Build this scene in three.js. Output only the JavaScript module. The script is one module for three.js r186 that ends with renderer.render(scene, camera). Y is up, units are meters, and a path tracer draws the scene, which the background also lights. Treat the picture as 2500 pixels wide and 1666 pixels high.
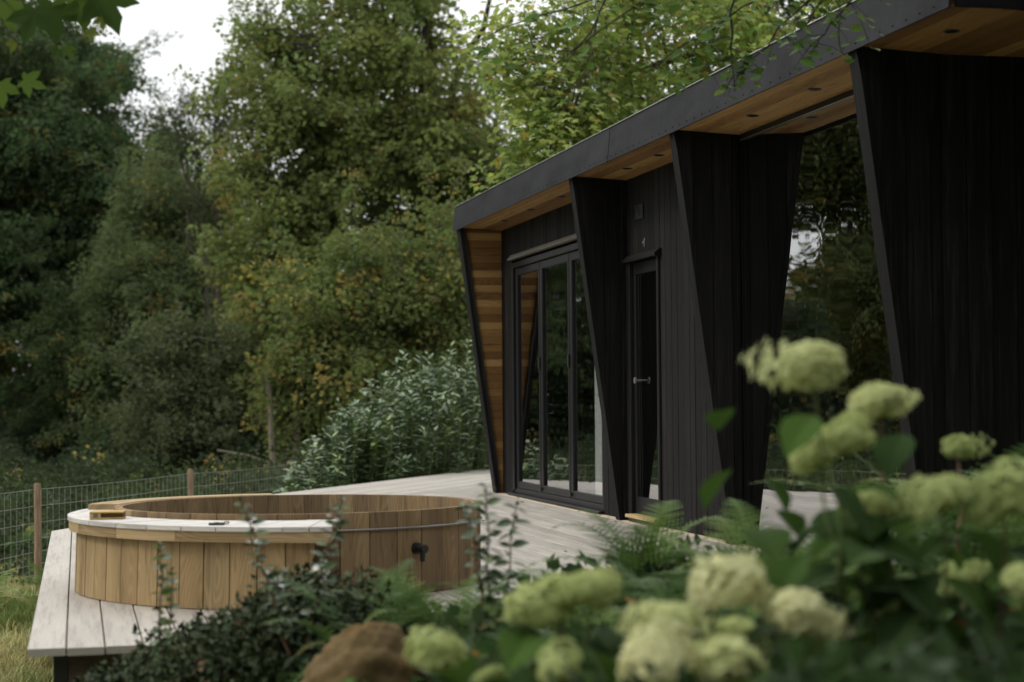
import * as THREE from 'three';
import { mergeGeometries } from 'three/addons/utils/BufferGeometryUtils.js';

// ------------------------------------------------------------------ camera, sky, sun, exposure
const scene = new THREE.Scene();
const camera = new THREE.PerspectiveCamera(20.09, 1.5, 0.05, 900);
camera.position.set(0, 1, 0);
const YAW = 0.22196, PITCH = 0.02978;
camera.lookAt(Math.sin(YAW) * Math.cos(PITCH), 1 + Math.sin(PITCH), -Math.cos(YAW) * Math.cos(PITCH));
camera.rotateZ(-0.008);
camera.focus = 13;
camera.userData.fStop = 2.3;
camera.updateProjectionMatrix();

const renderer = new THREE.WebGLRenderer({ antialias: true });
renderer.toneMapping = THREE.LinearToneMapping;
renderer.toneMappingExposure = 1.0;
renderer.shadowMap.enabled = true;
renderer.shadowMap.type = THREE.PCFSoftShadowMap;

{ // an even overcast sky: brightest overhead, a third as bright at the horizon
  const W = 64, H = 64, d = new Float32Array(W * H * 4), zenith = 2.5;
  for (let j = 0; j < H; j++) {
    const el = ((j + 0.5) / H - 0.5) * Math.PI, s = Math.max(0, Math.sin(el)), L = zenith * (1 + 2 * s) / 3;
    for (let i = 0; i < W; i++) d.set([L * 0.975, L * 0.99, L * 1.0, 1], (j * W + i) * 4);
  }
  const t = new THREE.DataTexture(d, W, H, THREE.RGBAFormat, THREE.FloatType);
  t.mapping = THREE.EquirectangularReflectionMapping; t.magFilter = THREE.LinearFilter; t.needsUpdate = true;
  scene.background = t; scene.environment = t;
}
const sun = new THREE.DirectionalLight(0xfff3e2, 1.45);
sun.position.set(-34, 30, -24); sun.target.position.set(2, 0, -14);
sun.castShadow = true; sun.shadow.radius = 26; sun.shadow.mapSize.set(2048, 2048);
Object.assign(sun.shadow.camera, { left: -40, right: 40, top: 40, bottom: -40, near: 1, far: 160 });
scene.add(sun, sun.target);

// ------------------------------------------------------------------ helpers
function rng(seed) { let a = seed | 0; return () => { a = (a + 0x6d2b79f5) | 0; let t = Math.imul(a ^ (a >>> 15), 1 | a); t = (t + Math.imul(t ^ (t >>> 7), 61 | t)) ^ t; return ((t ^ (t >>> 14)) >>> 0) / 4294967296; }; }
const V = (x, y, z) => new THREE.Vector3(x, y, z);
const lerp = (a, b, t) => a + (b - a) * t, clamp = (x, a, b) => Math.min(b, Math.max(a, x));
const sstep = (a, b, x) => { const t = clamp((x - a) / (b - a), 0, 1); return t * t * (3 - 2 * t); };
const RAD = Math.PI / 180;
const taken = new Map();
function numbered(name) { const n = taken.get(name) || 0; taken.set(name, n + 1); return n ? name + '_' + String(n).padStart(3, '0') : name; }
const origin = new Map();                       // object -> world position of its thing's base
function thing(name, label, category, [x, y, z] = [0, 0, 0], group) {
  const o = new THREE.Group(); o.name = numbered(name); o.position.set(x, y, z); scene.add(o);
  o.userData = { label, category }; if (group) o.userData.group = group;
  origin.set(o, V(x, y, z)); return o;
}
function structure(name, label, [x, y, z] = [0, 0, 0]) {
  const o = new THREE.Group(); o.name = numbered(name); o.position.set(x, y, z); scene.add(o);
  o.userData = { label, kind: 'structure' }; origin.set(o, V(x, y, z)); return o;
}
// a part whose geometry is given in world metres; the geometry is moved to the thing's own base
function part(parent, name, geo, mat, label) {
  const o = origin.get(parent); geo.translate(-o.x, -o.y, -o.z);
  const m = new THREE.Mesh(geo, mat); m.name = name; m.castShadow = m.receiveShadow = true;
  if (label) m.userData.label = label;
  parent.add(m); origin.set(m, o); return m;
}
// a part that shares its geometry with others and is placed by a matrix in world metres
const M4 = new THREE.Matrix4();
function placed(parent, name, geo, mat, matrix) {
  const o = origin.get(parent), m = new THREE.Mesh(geo, mat); m.name = name; m.castShadow = m.receiveShadow = true;
  M4.makeTranslation(-o.x, -o.y, -o.z).multiply(matrix).decompose(m.position, m.quaternion, m.scale);
  parent.add(m); return m;
}
function copies(parent, name, geo, mat, list, stuff = true) {  // list of [Matrix4 in world metres, Color]
  const o = origin.get(parent) || V(0, 0, 0), m = new THREE.InstancedMesh(geo, mat, list.length), k = new THREE.Matrix4();
  m.name = name; m.castShadow = m.receiveShadow = true; if (stuff) m.userData.kind = 'stuff';
  list.forEach(([q, c], i) => { m.setMatrixAt(i, k.makeTranslation(-o.x, -o.y, -o.z).multiply(q)); if (c) m.setColorAt(i, c); });
  parent.add(m); return m;
}
const Q = new THREE.Quaternion(), E = new THREE.Euler();
const pose = (p, rx, ry, rz, s = 1) => new THREE.Matrix4().compose(p, Q.setFromEuler(E.set(rx, ry, rz, 'YXZ')), s.isVector3 ? s : V(s, s, s));
function basis(p, x, y, s = 1) {                // leaf frame: x along the leaf, y its upper side
  const X = x.clone().normalize(), Z = X.clone().cross(y).normalize(), Y = Z.clone().cross(X);
  return new THREE.Matrix4().makeBasis(X, Y, Z).scale(V(s, s, s)).setPosition(p);
}
function flat(pos, uv, col) {                   // unindexed triangles with flat normals
  const g = new THREE.BufferGeometry();
  g.setAttribute('position', new THREE.Float32BufferAttribute(pos, 3));
  g.setAttribute('uv', new THREE.Float32BufferAttribute(uv || new Float32Array(pos.length / 3 * 2), 2));
  if (col) g.setAttribute('color', new THREE.Float32BufferAttribute(col, 3));
  g.computeVertexNormals(); return g;
}
// A convex profile swept straight: point = o + a*A + b*B + t*L, t from t0(a, b) to t1(a, b). u runs along the grain, v round the profile, both in metres.
function sweep(profile, o, A, B, L, t0, t1, shift = [0, 0]) {
  const n = profile.length, f0 = typeof t0 === 'function' ? t0 : () => t0, f1 = typeof t1 === 'function' ? t1 : () => t1;
  const at = ([a, b], t) => V(o.x + a * A.x + b * B.x + t * L.x, o.y + a * A.y + b * B.y + t * L.y, o.z + a * A.z + b * B.z + t * L.z);
  const pos = [], uv = [], flip = A.clone().cross(B).dot(L) < 0;
  let run = 0;
  const tri = (p, q, r, a, b, c) => { const s = flip ? [p, r, q] : [p, q, r], w = flip ? [a, c, b] : [a, b, c]; s.forEach((x) => pos.push(x.x, x.y, x.z)); w.forEach((x) => uv.push(x[0] + shift[0], x[1] + shift[1])); };
  for (let i = 0; i < n; i++) {
    const p = profile[i], q = profile[(i + 1) % n], len = Math.hypot(q[0] - p[0], q[1] - p[1]);
    const a0 = f0(...p), a1 = f1(...p), b0 = f0(...q), b1 = f1(...q);
    const P0 = at(p, a0), P1 = at(p, a1), Q0 = at(q, b0), Q1 = at(q, b1);
    tri(P0, Q0, Q1, [a0, run], [b0, run + len], [b1, run + len]); tri(P0, Q1, P1, [a0, run], [b1, run + len], [a1, run]);
    run += len;
  }
  for (let i = 1; i < n - 1; i++) {
    const [p, q, r] = [profile[0], profile[i], profile[i + 1]];
    tri(at(p, f1(...p)), at(q, f1(...q)), at(r, f1(...r)), [p[0], p[1]], [q[0], q[1]], [r[0], r[1]]);
    tri(at(p, f0(...p)), at(r, f0(...r)), at(q, f0(...q)), [p[0], p[1]], [r[0], r[1]], [q[0], q[1]]);
  }
  return flat(pos, uv);
}
const AX = V(1, 0, 0), AY = V(0, 1, 0), AZ = V(0, 0, 1);
// counter-clockwise rectangle with chamfered corners
const rect = (a0, b0, a1, b1, c = 0.003) => [[a0 + c, b0], [a1 - c, b0], [a1, b0 + c], [a1, b1 - c], [a1 - c, b1], [a0 + c, b1], [a0, b1 - c], [a0, b0 + c]];
// box between two corners, grain along one axis
function box(x0, y0, z0, x1, y1, z1, grain = 'z', c = 0.003, shift = [Math.abs(x0 * 7.3 + z0 * 3.1) % 5, Math.abs(y0 * 5.7 + z0 * 2.3) % 3]) {
  const O = V(0, 0, 0);
  if (grain === 'z') return sweep(rect(x0, y0, x1, y1, c), O, AX, AY, AZ, z0, z1, shift);
  if (grain === 'y') return sweep(rect(z0, x0, z1, x1, c), O, AZ, AX, AY, y0, y1, shift);
  return sweep(rect(y0, z0, y1, z1, c), O, AY, AZ, AX, x0, x1, shift);
}
const boxes = (list, grain, c) => mergeGeometries(list.map((b) => box(...b, grain, c)));
// prism of a convex polygon in x, y between two z; grain up ('y') or across ('x')
function prismXY(poly, z0, z1, grain = 'y', shift = [0, 0]) {
  const g = sweep(poly, V(0, 0, 0), AX, AY, AZ, z0, z1), p = g.attributes.position, uv = g.attributes.uv;
  for (let i = 0; i < p.count; i++) { const x = p.getX(i) + p.getZ(i) * 0.9, y = p.getY(i); uv.setXY(i, (grain === 'y' ? y : x) + shift[0], (grain === 'y' ? x : y) + shift[1]); }
  return g;
}
// smooth tapered tube along points
function tube(pts, radii, seg = 7) {
  const pos = [], nor = [], uv = [], idx = [], n = pts.length; let up = V(0.31, 0.2, 0.93), run = 0;
  for (let i = 0; i < n; i++) {
    const T = pts[Math.min(i + 1, n - 1)].clone().sub(pts[Math.max(i - 1, 0)]).normalize();
    const S = T.clone().cross(up); if (S.lengthSq() < 1e-4) S.copy(T).cross(V(1, 0, 0)); S.normalize(); const N = S.clone().cross(T); up = N;
    if (i) run += pts[i].distanceTo(pts[i - 1]);
    for (let k = 0; k <= seg; k++) {
      const a = k / seg * Math.PI * 2, d = S.clone().multiplyScalar(Math.cos(a)).addScaledVector(N, Math.sin(a));
      pos.push(pts[i].x + d.x * radii[i], pts[i].y + d.y * radii[i], pts[i].z + d.z * radii[i]); nor.push(d.x, d.y, d.z); uv.push(run, k / seg * 6.28 * radii[i]);
    }
  }
  for (let i = 0; i < n - 1; i++) for (let k = 0; k < seg; k++) { const a = i * (seg + 1) + k, b = a + seg + 1; idx.push(a, b, a + 1, a + 1, b, b + 1); }
  const c = pos.length / 3; pos.push(pts[n - 1].x, pts[n - 1].y, pts[n - 1].z); nor.push(0, 1, 0); uv.push(run, 0);
  for (let k = 0; k < seg; k++) idx.push((n - 1) * (seg + 1) + k + 1, (n - 1) * (seg + 1) + k, c);
  const g = new THREE.BufferGeometry();
  g.setAttribute('position', new THREE.Float32BufferAttribute(pos, 3)); g.setAttribute('normal', new THREE.Float32BufferAttribute(nor, 3)); g.setAttribute('uv', new THREE.Float32BufferAttribute(uv, 2)); g.setIndex(idx);
  return g;
}
// a wandering branch from p to q
function bough(p, q, r0, r1, R, wander = 0.12, n = 7, seg = 6) {
  const pts = [], rad = [], len = p.distanceTo(q);
  for (let i = 0; i < n; i++) {
    const t = i / (n - 1), k = Math.sin(t * Math.PI) * wander * len * 0.6;
    pts.push(p.clone().lerp(q, t).add(V((R() - 0.5) * k, (R() - 0.5) * k + Math.sin(t * Math.PI) * wander * len * 0.35, (R() - 0.5) * k))); rad.push(lerp(r0, r1, t));
  }
  return { pts, geo: tube(pts, rad, seg) };
}

// ------------------------------------------------------------------ procedural textures
function lattice(seed) { const R = rng(seed), v = new Float32Array(65536); for (let i = 0; i < 65536; i++) v[i] = R(); return v; }
const LAT = lattice(77);
function vn(x, y, px, py, s) {                  // value noise with period px, py
  const xi = Math.floor(x), yi = Math.floor(y), fx = x - xi, fy = y - yi, u = fx * fx * (3 - 2 * fx), v = fy * fy * (3 - 2 * fy);
  const at = (a, b) => LAT[((((a % px) + px) % px) * 131 + (((b % py) + py) % py) * 977 + s * 4099) & 65535];
  return lerp(lerp(at(xi, yi), at(xi + 1, yi), u), lerp(at(xi, yi + 1), at(xi + 1, yi + 1), u), v);
}
function fbm(u, v, fx, fy, oct, s) { let a = 0, w = 0.5, t = 0; for (let o = 0; o < oct; o++) { a += w * vn(u * fx, v * fy, fx, fy, s + o); t += w; w *= 0.55; fx *= 2; fy *= 2; } return a / t; }
function texture(W, H, fn, mu, mv) {            // fn(u, v) -> [r, g, b] linear 0..1; mu, mv: metres per repeat
  const d = new Uint8Array(W * H * 4);
  for (let j = 0; j < H; j++) for (let i = 0; i < W; i++) { const c = fn((i + 0.5) / W, (j + 0.5) / H), o = (j * W + i) * 4; for (let k = 0; k < 3; k++) d[o + k] = clamp(c[k], 0, 1) * 255; d[o + 3] = 255; }
  const t = new THREE.DataTexture(d, W, H); t.wrapS = t.wrapT = THREE.RepeatWrapping; t.magFilter = THREE.LinearFilter; t.minFilter = THREE.LinearMipmapLinearFilter; t.generateMipmaps = true; t.repeat.set(1 / mu, 1 / mv); t.needsUpdate = true; return t;
}
// planed timber: fine lines along the board, bent into arches by a slow drift
const grainTex = texture(1024, 512, (u, v) => {
  const drift = fbm(u, v, 2, 3, 3, 5) * 3.2, ring = 0.5 + 0.5 * Math.sin((v * 26 + drift * 5) * 2 * Math.PI);
  const fibre = fbm(u, v, 6, 180, 3, 20), tone = fbm(u, v, 2, 5, 3, 33);
  const k = clamp(0.62 + 0.17 * Math.pow(ring, 1.6) + 0.34 * (fibre - 0.5) + 0.46 * (tone - 0.5) - 0.18 * sstep(0.6, 0.8, fbm(u, v, 9, 16, 4, 44)), 0, 1);
  return [k, k * (0.95 + 0.05 * k), k * (0.86 + 0.14 * k)];
}, 1.6, 0.42);
// timber silvered outdoors: pale, blotchy, with raised grain
const silverTex = texture(1024, 512, (u, v) => {
  const drift = fbm(u, v, 3, 3, 3, 61) * 2.4, ring = 0.5 + 0.5 * Math.sin((v * 20 + drift * 5) * 2 * Math.PI);
  const fibre = fbm(u, v, 8, 150, 3, 71), blot = fbm(u, v, 2, 7, 4, 83), stain = sstep(0.56, 0.78, fbm(u, v, 4, 12, 4, 91));
  const k = clamp(0.8 + 0.07 * (ring - 0.5) + 0.3 * (fibre - 0.5) + 0.3 * (blot - 0.5) - 0.16 * stain, 0, 1);
  return [k, k * (0.985 - 0.02 * stain), k * (0.965 - 0.04 * blot)];
}, 1.7, 0.34);
// charred cladding: black with greyer worn fibres
const charTex = texture(512, 1024, (u, v) => {
  const fibre = fbm(u, v, 3, 190, 3, 101), worn = sstep(0.5, 0.85, fbm(u, v, 5, 40, 4, 113)), tone = fbm(u, v, 2, 4, 3, 127);
  const k = clamp(0.32 + 0.5 * (fibre - 0.5) + 0.75 * worn * fibre + 0.4 * (tone - 0.5), 0.02, 1);
  return [k, k, k * 0.97];
}, 1.3, 0.5);
const barkTex = texture(256, 512, (u, v) => { const k = 0.35 + 0.65 * fbm(u, v, 12, 30, 4, 140); return [k, k * 0.97, k * 0.93]; }, 1.2, 0.5);
const plateTex = texture(512, 512, (u, v) => { const k = 0.5 + 1.5 * (fbm(u, v, 4, 5, 5, 150) - 0.5) + 0.25 * (fbm(u, v, 40, 40, 3, 155) - 0.5) + 0.4 * (fbm(u, v, 60, 4, 3, 160) - 0.5); return [k, k, k * 1.02]; }, 1.9, 0.8);
const stoneTex = texture(512, 512, (u, v) => {
  const a = fbm(u, v, 4, 4, 5, 170), b = fbm(u, v, 7, 7, 4, 180), c = sstep(0.5, 0.72, b);
  const k = 0.45 + 0.75 * (a - 0.3); return [k, k * lerp(0.86, 0.72, c), k * lerp(0.66, 0.42, c)];
}, 0.7, 0.7);
const lawnTex = texture(1024, 1024, (u, v) => {
  const fine = fbm(u, v, 90, 90, 3, 200), mid = fbm(u, v, 14, 14, 4, 210), dry = sstep(0.42, 0.66, fbm(u, v, 5, 5, 4, 220) + (mid - 0.5) * 0.5), soil = sstep(0.66, 0.78, fbm(u, v, 22, 22, 3, 230));
  const k = 0.45 + 1.1 * (fine - 0.3); let c = [lerp(0.11, 0.34, dry) * k, lerp(0.155, 0.31, dry) * k, lerp(0.05, 0.14, dry) * k];
  return c.map((x, i) => lerp(x, [0.06, 0.045, 0.03][i], soil * 0.8));
}, 6, 6);

const waveTex = texture(128, 128, (u, v) => { const k = fbm(u, v, 3, 2, 3, 250); return [k, k, k]; }, 1.6, 1.6);

// ------------------------------------------------------------------ materials
const lin = (r, g, b) => new THREE.Color().setRGB(r, g, b);
const std = (r, g, b, roughness, o = {}) => new THREE.MeshStandardMaterial({ color: lin(r, g, b), roughness, side: THREE.DoubleSide, ...o });
const phy = (r, g, b, roughness, o = {}) => new THREE.MeshPhysicalMaterial({ color: lin(r, g, b), roughness, side: THREE.DoubleSide, ...o });
const wood = (r, g, b, rough = 0.78, bump = 0.0012) => phy(r, g, b, rough, { specularIntensity: 0.5, map: grainTex, bumpMap: grainTex, bumpScale: bump });
const CEDAR = [wood(0.31, 0.172, 0.058), wood(0.225, 0.118, 0.038), wood(0.4, 0.242, 0.09), wood(0.175, 0.09, 0.029), wood(0.275, 0.15, 0.048)];
const TUB = [wood(0.41, 0.29, 0.145), wood(0.36, 0.248, 0.12), wood(0.45, 0.33, 0.18), wood(0.325, 0.222, 0.104), wood(0.385, 0.278, 0.142)];
const RED = [wood(0.3, 0.205, 0.108), wood(0.265, 0.178, 0.092), wood(0.35, 0.245, 0.13), wood(0.24, 0.165, 0.092)];
const SILVER = [0, 1, 2, 3].map((i) => std(...[[0.41, 0.38, 0.34], [0.35, 0.325, 0.29], [0.45, 0.42, 0.38], [0.38, 0.355, 0.32]][i], 0.58, { map: silverTex, bumpMap: silverTex, bumpScale: 0.0012 }));
const SKYLIT_SEAT = [0, 1].map((i) => std(...[[0.62, 0.6, 0.57], [0.57, 0.55, 0.53]][i], 0.5, { map: silverTex, bumpMap: silverTex, bumpScale: 0.0008 }));  // paler copy of the silvered wood: sky reflection put into the seat colour
const PALE = std(0.62, 0.52, 0.38, 0.75, { map: silverTex, bumpMap: silverTex, bumpScale: 0.001 });
const CHAR = [0.02, 0.0155, 0.026].map((k, i) => phy(k, k * 0.985, k * 0.97, [0.6, 0.64, 0.62][i], { map: charTex, bumpMap: charTex, bumpScale: 0.004, specularIntensity: 0.22 }));
const PLATE = phy(0.0155, 0.016, 0.0175, 0.5, { specularIntensity: 0.16, map: plateTex, bumpMap: plateTex, bumpScale: 0.001 });
const ALU = phy(0.009, 0.009, 0.01, 0.4, { specularIntensity: 0.4 }), BLACK = std(0.006, 0.006, 0.006, 0.5), STEEL = std(0.22, 0.21, 0.2, 0.5, { metalness: 1 });
const DRIP = std(0.55, 0.55, 0.53, 0.35, { metalness: 0.9 });
const GLASS = phy(0.96, 0.98, 0.97, 0.0, { transmission: 1, thickness: 0, ior: 8, bumpMap: waveTex, bumpScale: 0.0018 });
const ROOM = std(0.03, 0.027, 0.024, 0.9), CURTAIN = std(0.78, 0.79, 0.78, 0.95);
const BROWN = std(0.075, 0.05, 0.035, 0.8, { map: grainTex });
const BARK = std(0.11, 0.095, 0.075, 0.95, { map: barkTex, bumpMap: barkTex, bumpScale: 0.015 }), DARKBARK = std(0.05, 0.042, 0.035, 0.95, { map: barkTex, bumpMap: barkTex, bumpScale: 0.015 });
const TWIG = std(0.035, 0.028, 0.022, 0.9), STEM = std(0.12, 0.16, 0.05, 0.8), REDSTEM = std(0.14, 0.075, 0.045, 0.8);
const leafMat = (r, g, b, rough = 0.95, through = 0.35) => phy(r, g, b, rough, { transmission: through, thickness: 0, ior: 1.35, specularIntensity: 0.3 });

// ------------------------------------------------------------------ ground
const bumpy = (x, z) => 0.05 * Math.sin(x * 1.3 + z * 0.7) + 0.04 * Math.sin(x * 0.6 - z * 1.1 + 1.3) + 0.02 * Math.sin(x * 3.1 + z * 2.7);
function groundY(x, z) {
  const field = -0.62 - 0.02 * clamp(-z - 10, 0, 60) - 0.004 * clamp(-z - 60, 0, 60) + bumpy(x, z) * sstep(-8, -11, z) + 0.06 * sstep(-0.9, -2.2, x);
  const bed = lerp(-0.62, -0.02, sstep(0.05, 0.95, x)) + 0.22 * sstep(1, 2.1, x) + bumpy(x * 2, z * 2) * 0.4;
  const front = sstep(-8.05, -7.4, z) * (1 - sstep(-2.4, -0.6, z));
  return lerp(field, bed, front);
}
{
  const nx = 150, nz = 170, pos = [], uv = [], idx = [];
  for (let j = 0; j <= nz; j++) for (let i = 0; i <= nx; i++) {
    const a = i / nx * 2 - 1, b = j / nz * 2 - 1, x = 1 + a * (6 + 210 * Math.pow(Math.abs(a), 3)), z = -10 + b * (14 + 250 * Math.pow(Math.abs(b), 3));
    pos.push(x, groundY(x, z), z); uv.push(x, z);
  }
  for (let j = 0; j < nz; j++) for (let i = 0; i < nx; i++) { const a = j * (nx + 1) + i, b = a + nx + 1; idx.push(a, b, a + 1, a + 1, b, b + 1); }
  const g = new THREE.BufferGeometry(); g.setAttribute('position', new THREE.Float32BufferAttribute(pos, 3)); g.setAttribute('uv', new THREE.Float32BufferAttribute(uv, 2)); g.setIndex(idx); g.computeVertexNormals();
  const m = new THREE.Mesh(g, std(1, 1, 1, 0.95, { map: lawnTex, bumpMap: lawnTex, bumpScale: 0.02 })); m.name = 'ground'; m.receiveShadow = true;
  m.userData = { kind: 'structure', label: 'rough meadow ground sloping down towards the wood' }; scene.add(m);
}

// ------------------------------------------------------------------ deck: boards along the cabin, then boards laid on the skew behind its far end
const XW = 4.385;                                // face of the cabin's front wall
{
  const deck = structure('timber_deck', 'weathered pale grey timber deck around the tub and cabin', [2, 0, -13]);
  const R = rng(11), pitch = 0.1555, w = 0.15, th = 0.032;
  const far = -20.12, front = -8.07;
  // left edge of the deck bends away behind the tub: beyond z = -15.4 the boards are cut to the line of the fence
  const cut = (x) => x < -0.19 ? -15.4 : Math.max(far, lerp(-15.4, -20.45, (x + 0.19) / 2.13));
  let n = 0;
  for (let x = -0.2; x < XW + 0.02; x += pitch, n++) {
    const x1 = Math.min(x + w, XW + 0.05), last = x + pitch > XW - 0.06;
    const dz = (R() - 0.5) * 0.008;
    const prof = rect(x, -th, x1, 0, 0.004);
    part(deck, 'deck_board', sweep(prof, V(0, (R() - 0.5) * 0.002, 0), AX, AY, AZ, (a) => cut(a), front + dz, [R() * 9, R() * 5]), last ? PALE : SILVER[(n * 7 + (R() * 3 | 0)) % 4], last ? 'cleaner straw coloured board against the cabin wall' : undefined);
  }
  // skew boards: direction of the back edge
  const D = V(3.88, 0, -6.71).normalize(), N = V(-D.z, 0, D.x).multiplyScalar(-1);   // N points away from the camera's left, to the back edge
  const O = V(1.94, 0, -20.45);
  for (let k = 0; k < 46; k++) {
    const a0 = -(k + 1) * pitch + 0.003, a1 = -k * pitch - 0.003;   // offset along -N... measured to the right of the back edge
    const A = V(-N.x, 0, -N.z);
    const b0 = -a1, b1 = -a0;
    // the board starts where it meets z = far - 0.01 and runs 14 m or to beyond the cabin
    const start = (a) => { const pz = O.z + A.z * a; return (far - 0.012 - pz) / D.z; };
    const s0 = Math.min(start(b0), start(b1));
    part(deck, 'deck_board', sweep(rect(b0, -th, b1, 0, 0.004), V(O.x, (R() - 0.5) * 0.002, O.z), A, AY, D, (a) => Math.max(start(a), -0.25), Math.max(8.6, s0 + 2.5), [R() * 9, R() * 5]), SILVER[(k * 5 + (R() * 3 | 0)) % 4]);
  }
  part(deck, 'corner_post', box(-0.1, -0.9, -8.2, -0.04, -th - 0.004, -8.13, 'y'), BLACK);
  part(deck, 'skirt_board', box(-0.039, -0.9, -8.17, 4.6, -th - 0.006, -8.135, 'x'), BROWN, 'dark brown skirting board under the front edge of the deck');
  part(deck, 'skirt_board', box(-0.1, -0.95, -15.3, -0.065, -th - 0.006, -8.21, 'z'), BROWN);
  for (const i of [0, 1, 2, 3, 4, 5, 6, 7]) part(deck, 'joist', box(-0.05, -0.18, -8.6 - i * 0.9 - 0.03, 4.5, -th - 0.007, -8.6 - i * 0.9 + 0.03, 'x'), BROWN);
  for (const i of [0, 1, 2, 3]) part(deck, 'joist', box(1.2 + i * 0.3, -0.18, -16.2 - i * 0.9 - 0.03, 4.5, -th - 0.007, -16.2 - i * 0.9 + 0.03, 'x'), BROWN);
  for (const b of [[0, -1.1, -8.5, 0.12, -0.04, -8.38], [0, -1.1, -14.9, 0.12, -0.04, -14.8], [2.4, -1.2, -20.3, 2.52, -0.05, -20.2], [5.5, -1.4, -25.6, 5.62, -0.05, -25.5], [4.2, -1.2, -8.5, 4.32, -0.04, -8.4]]) part(deck, 'footing', box(...b, 'y'), BROWN);
}

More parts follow.
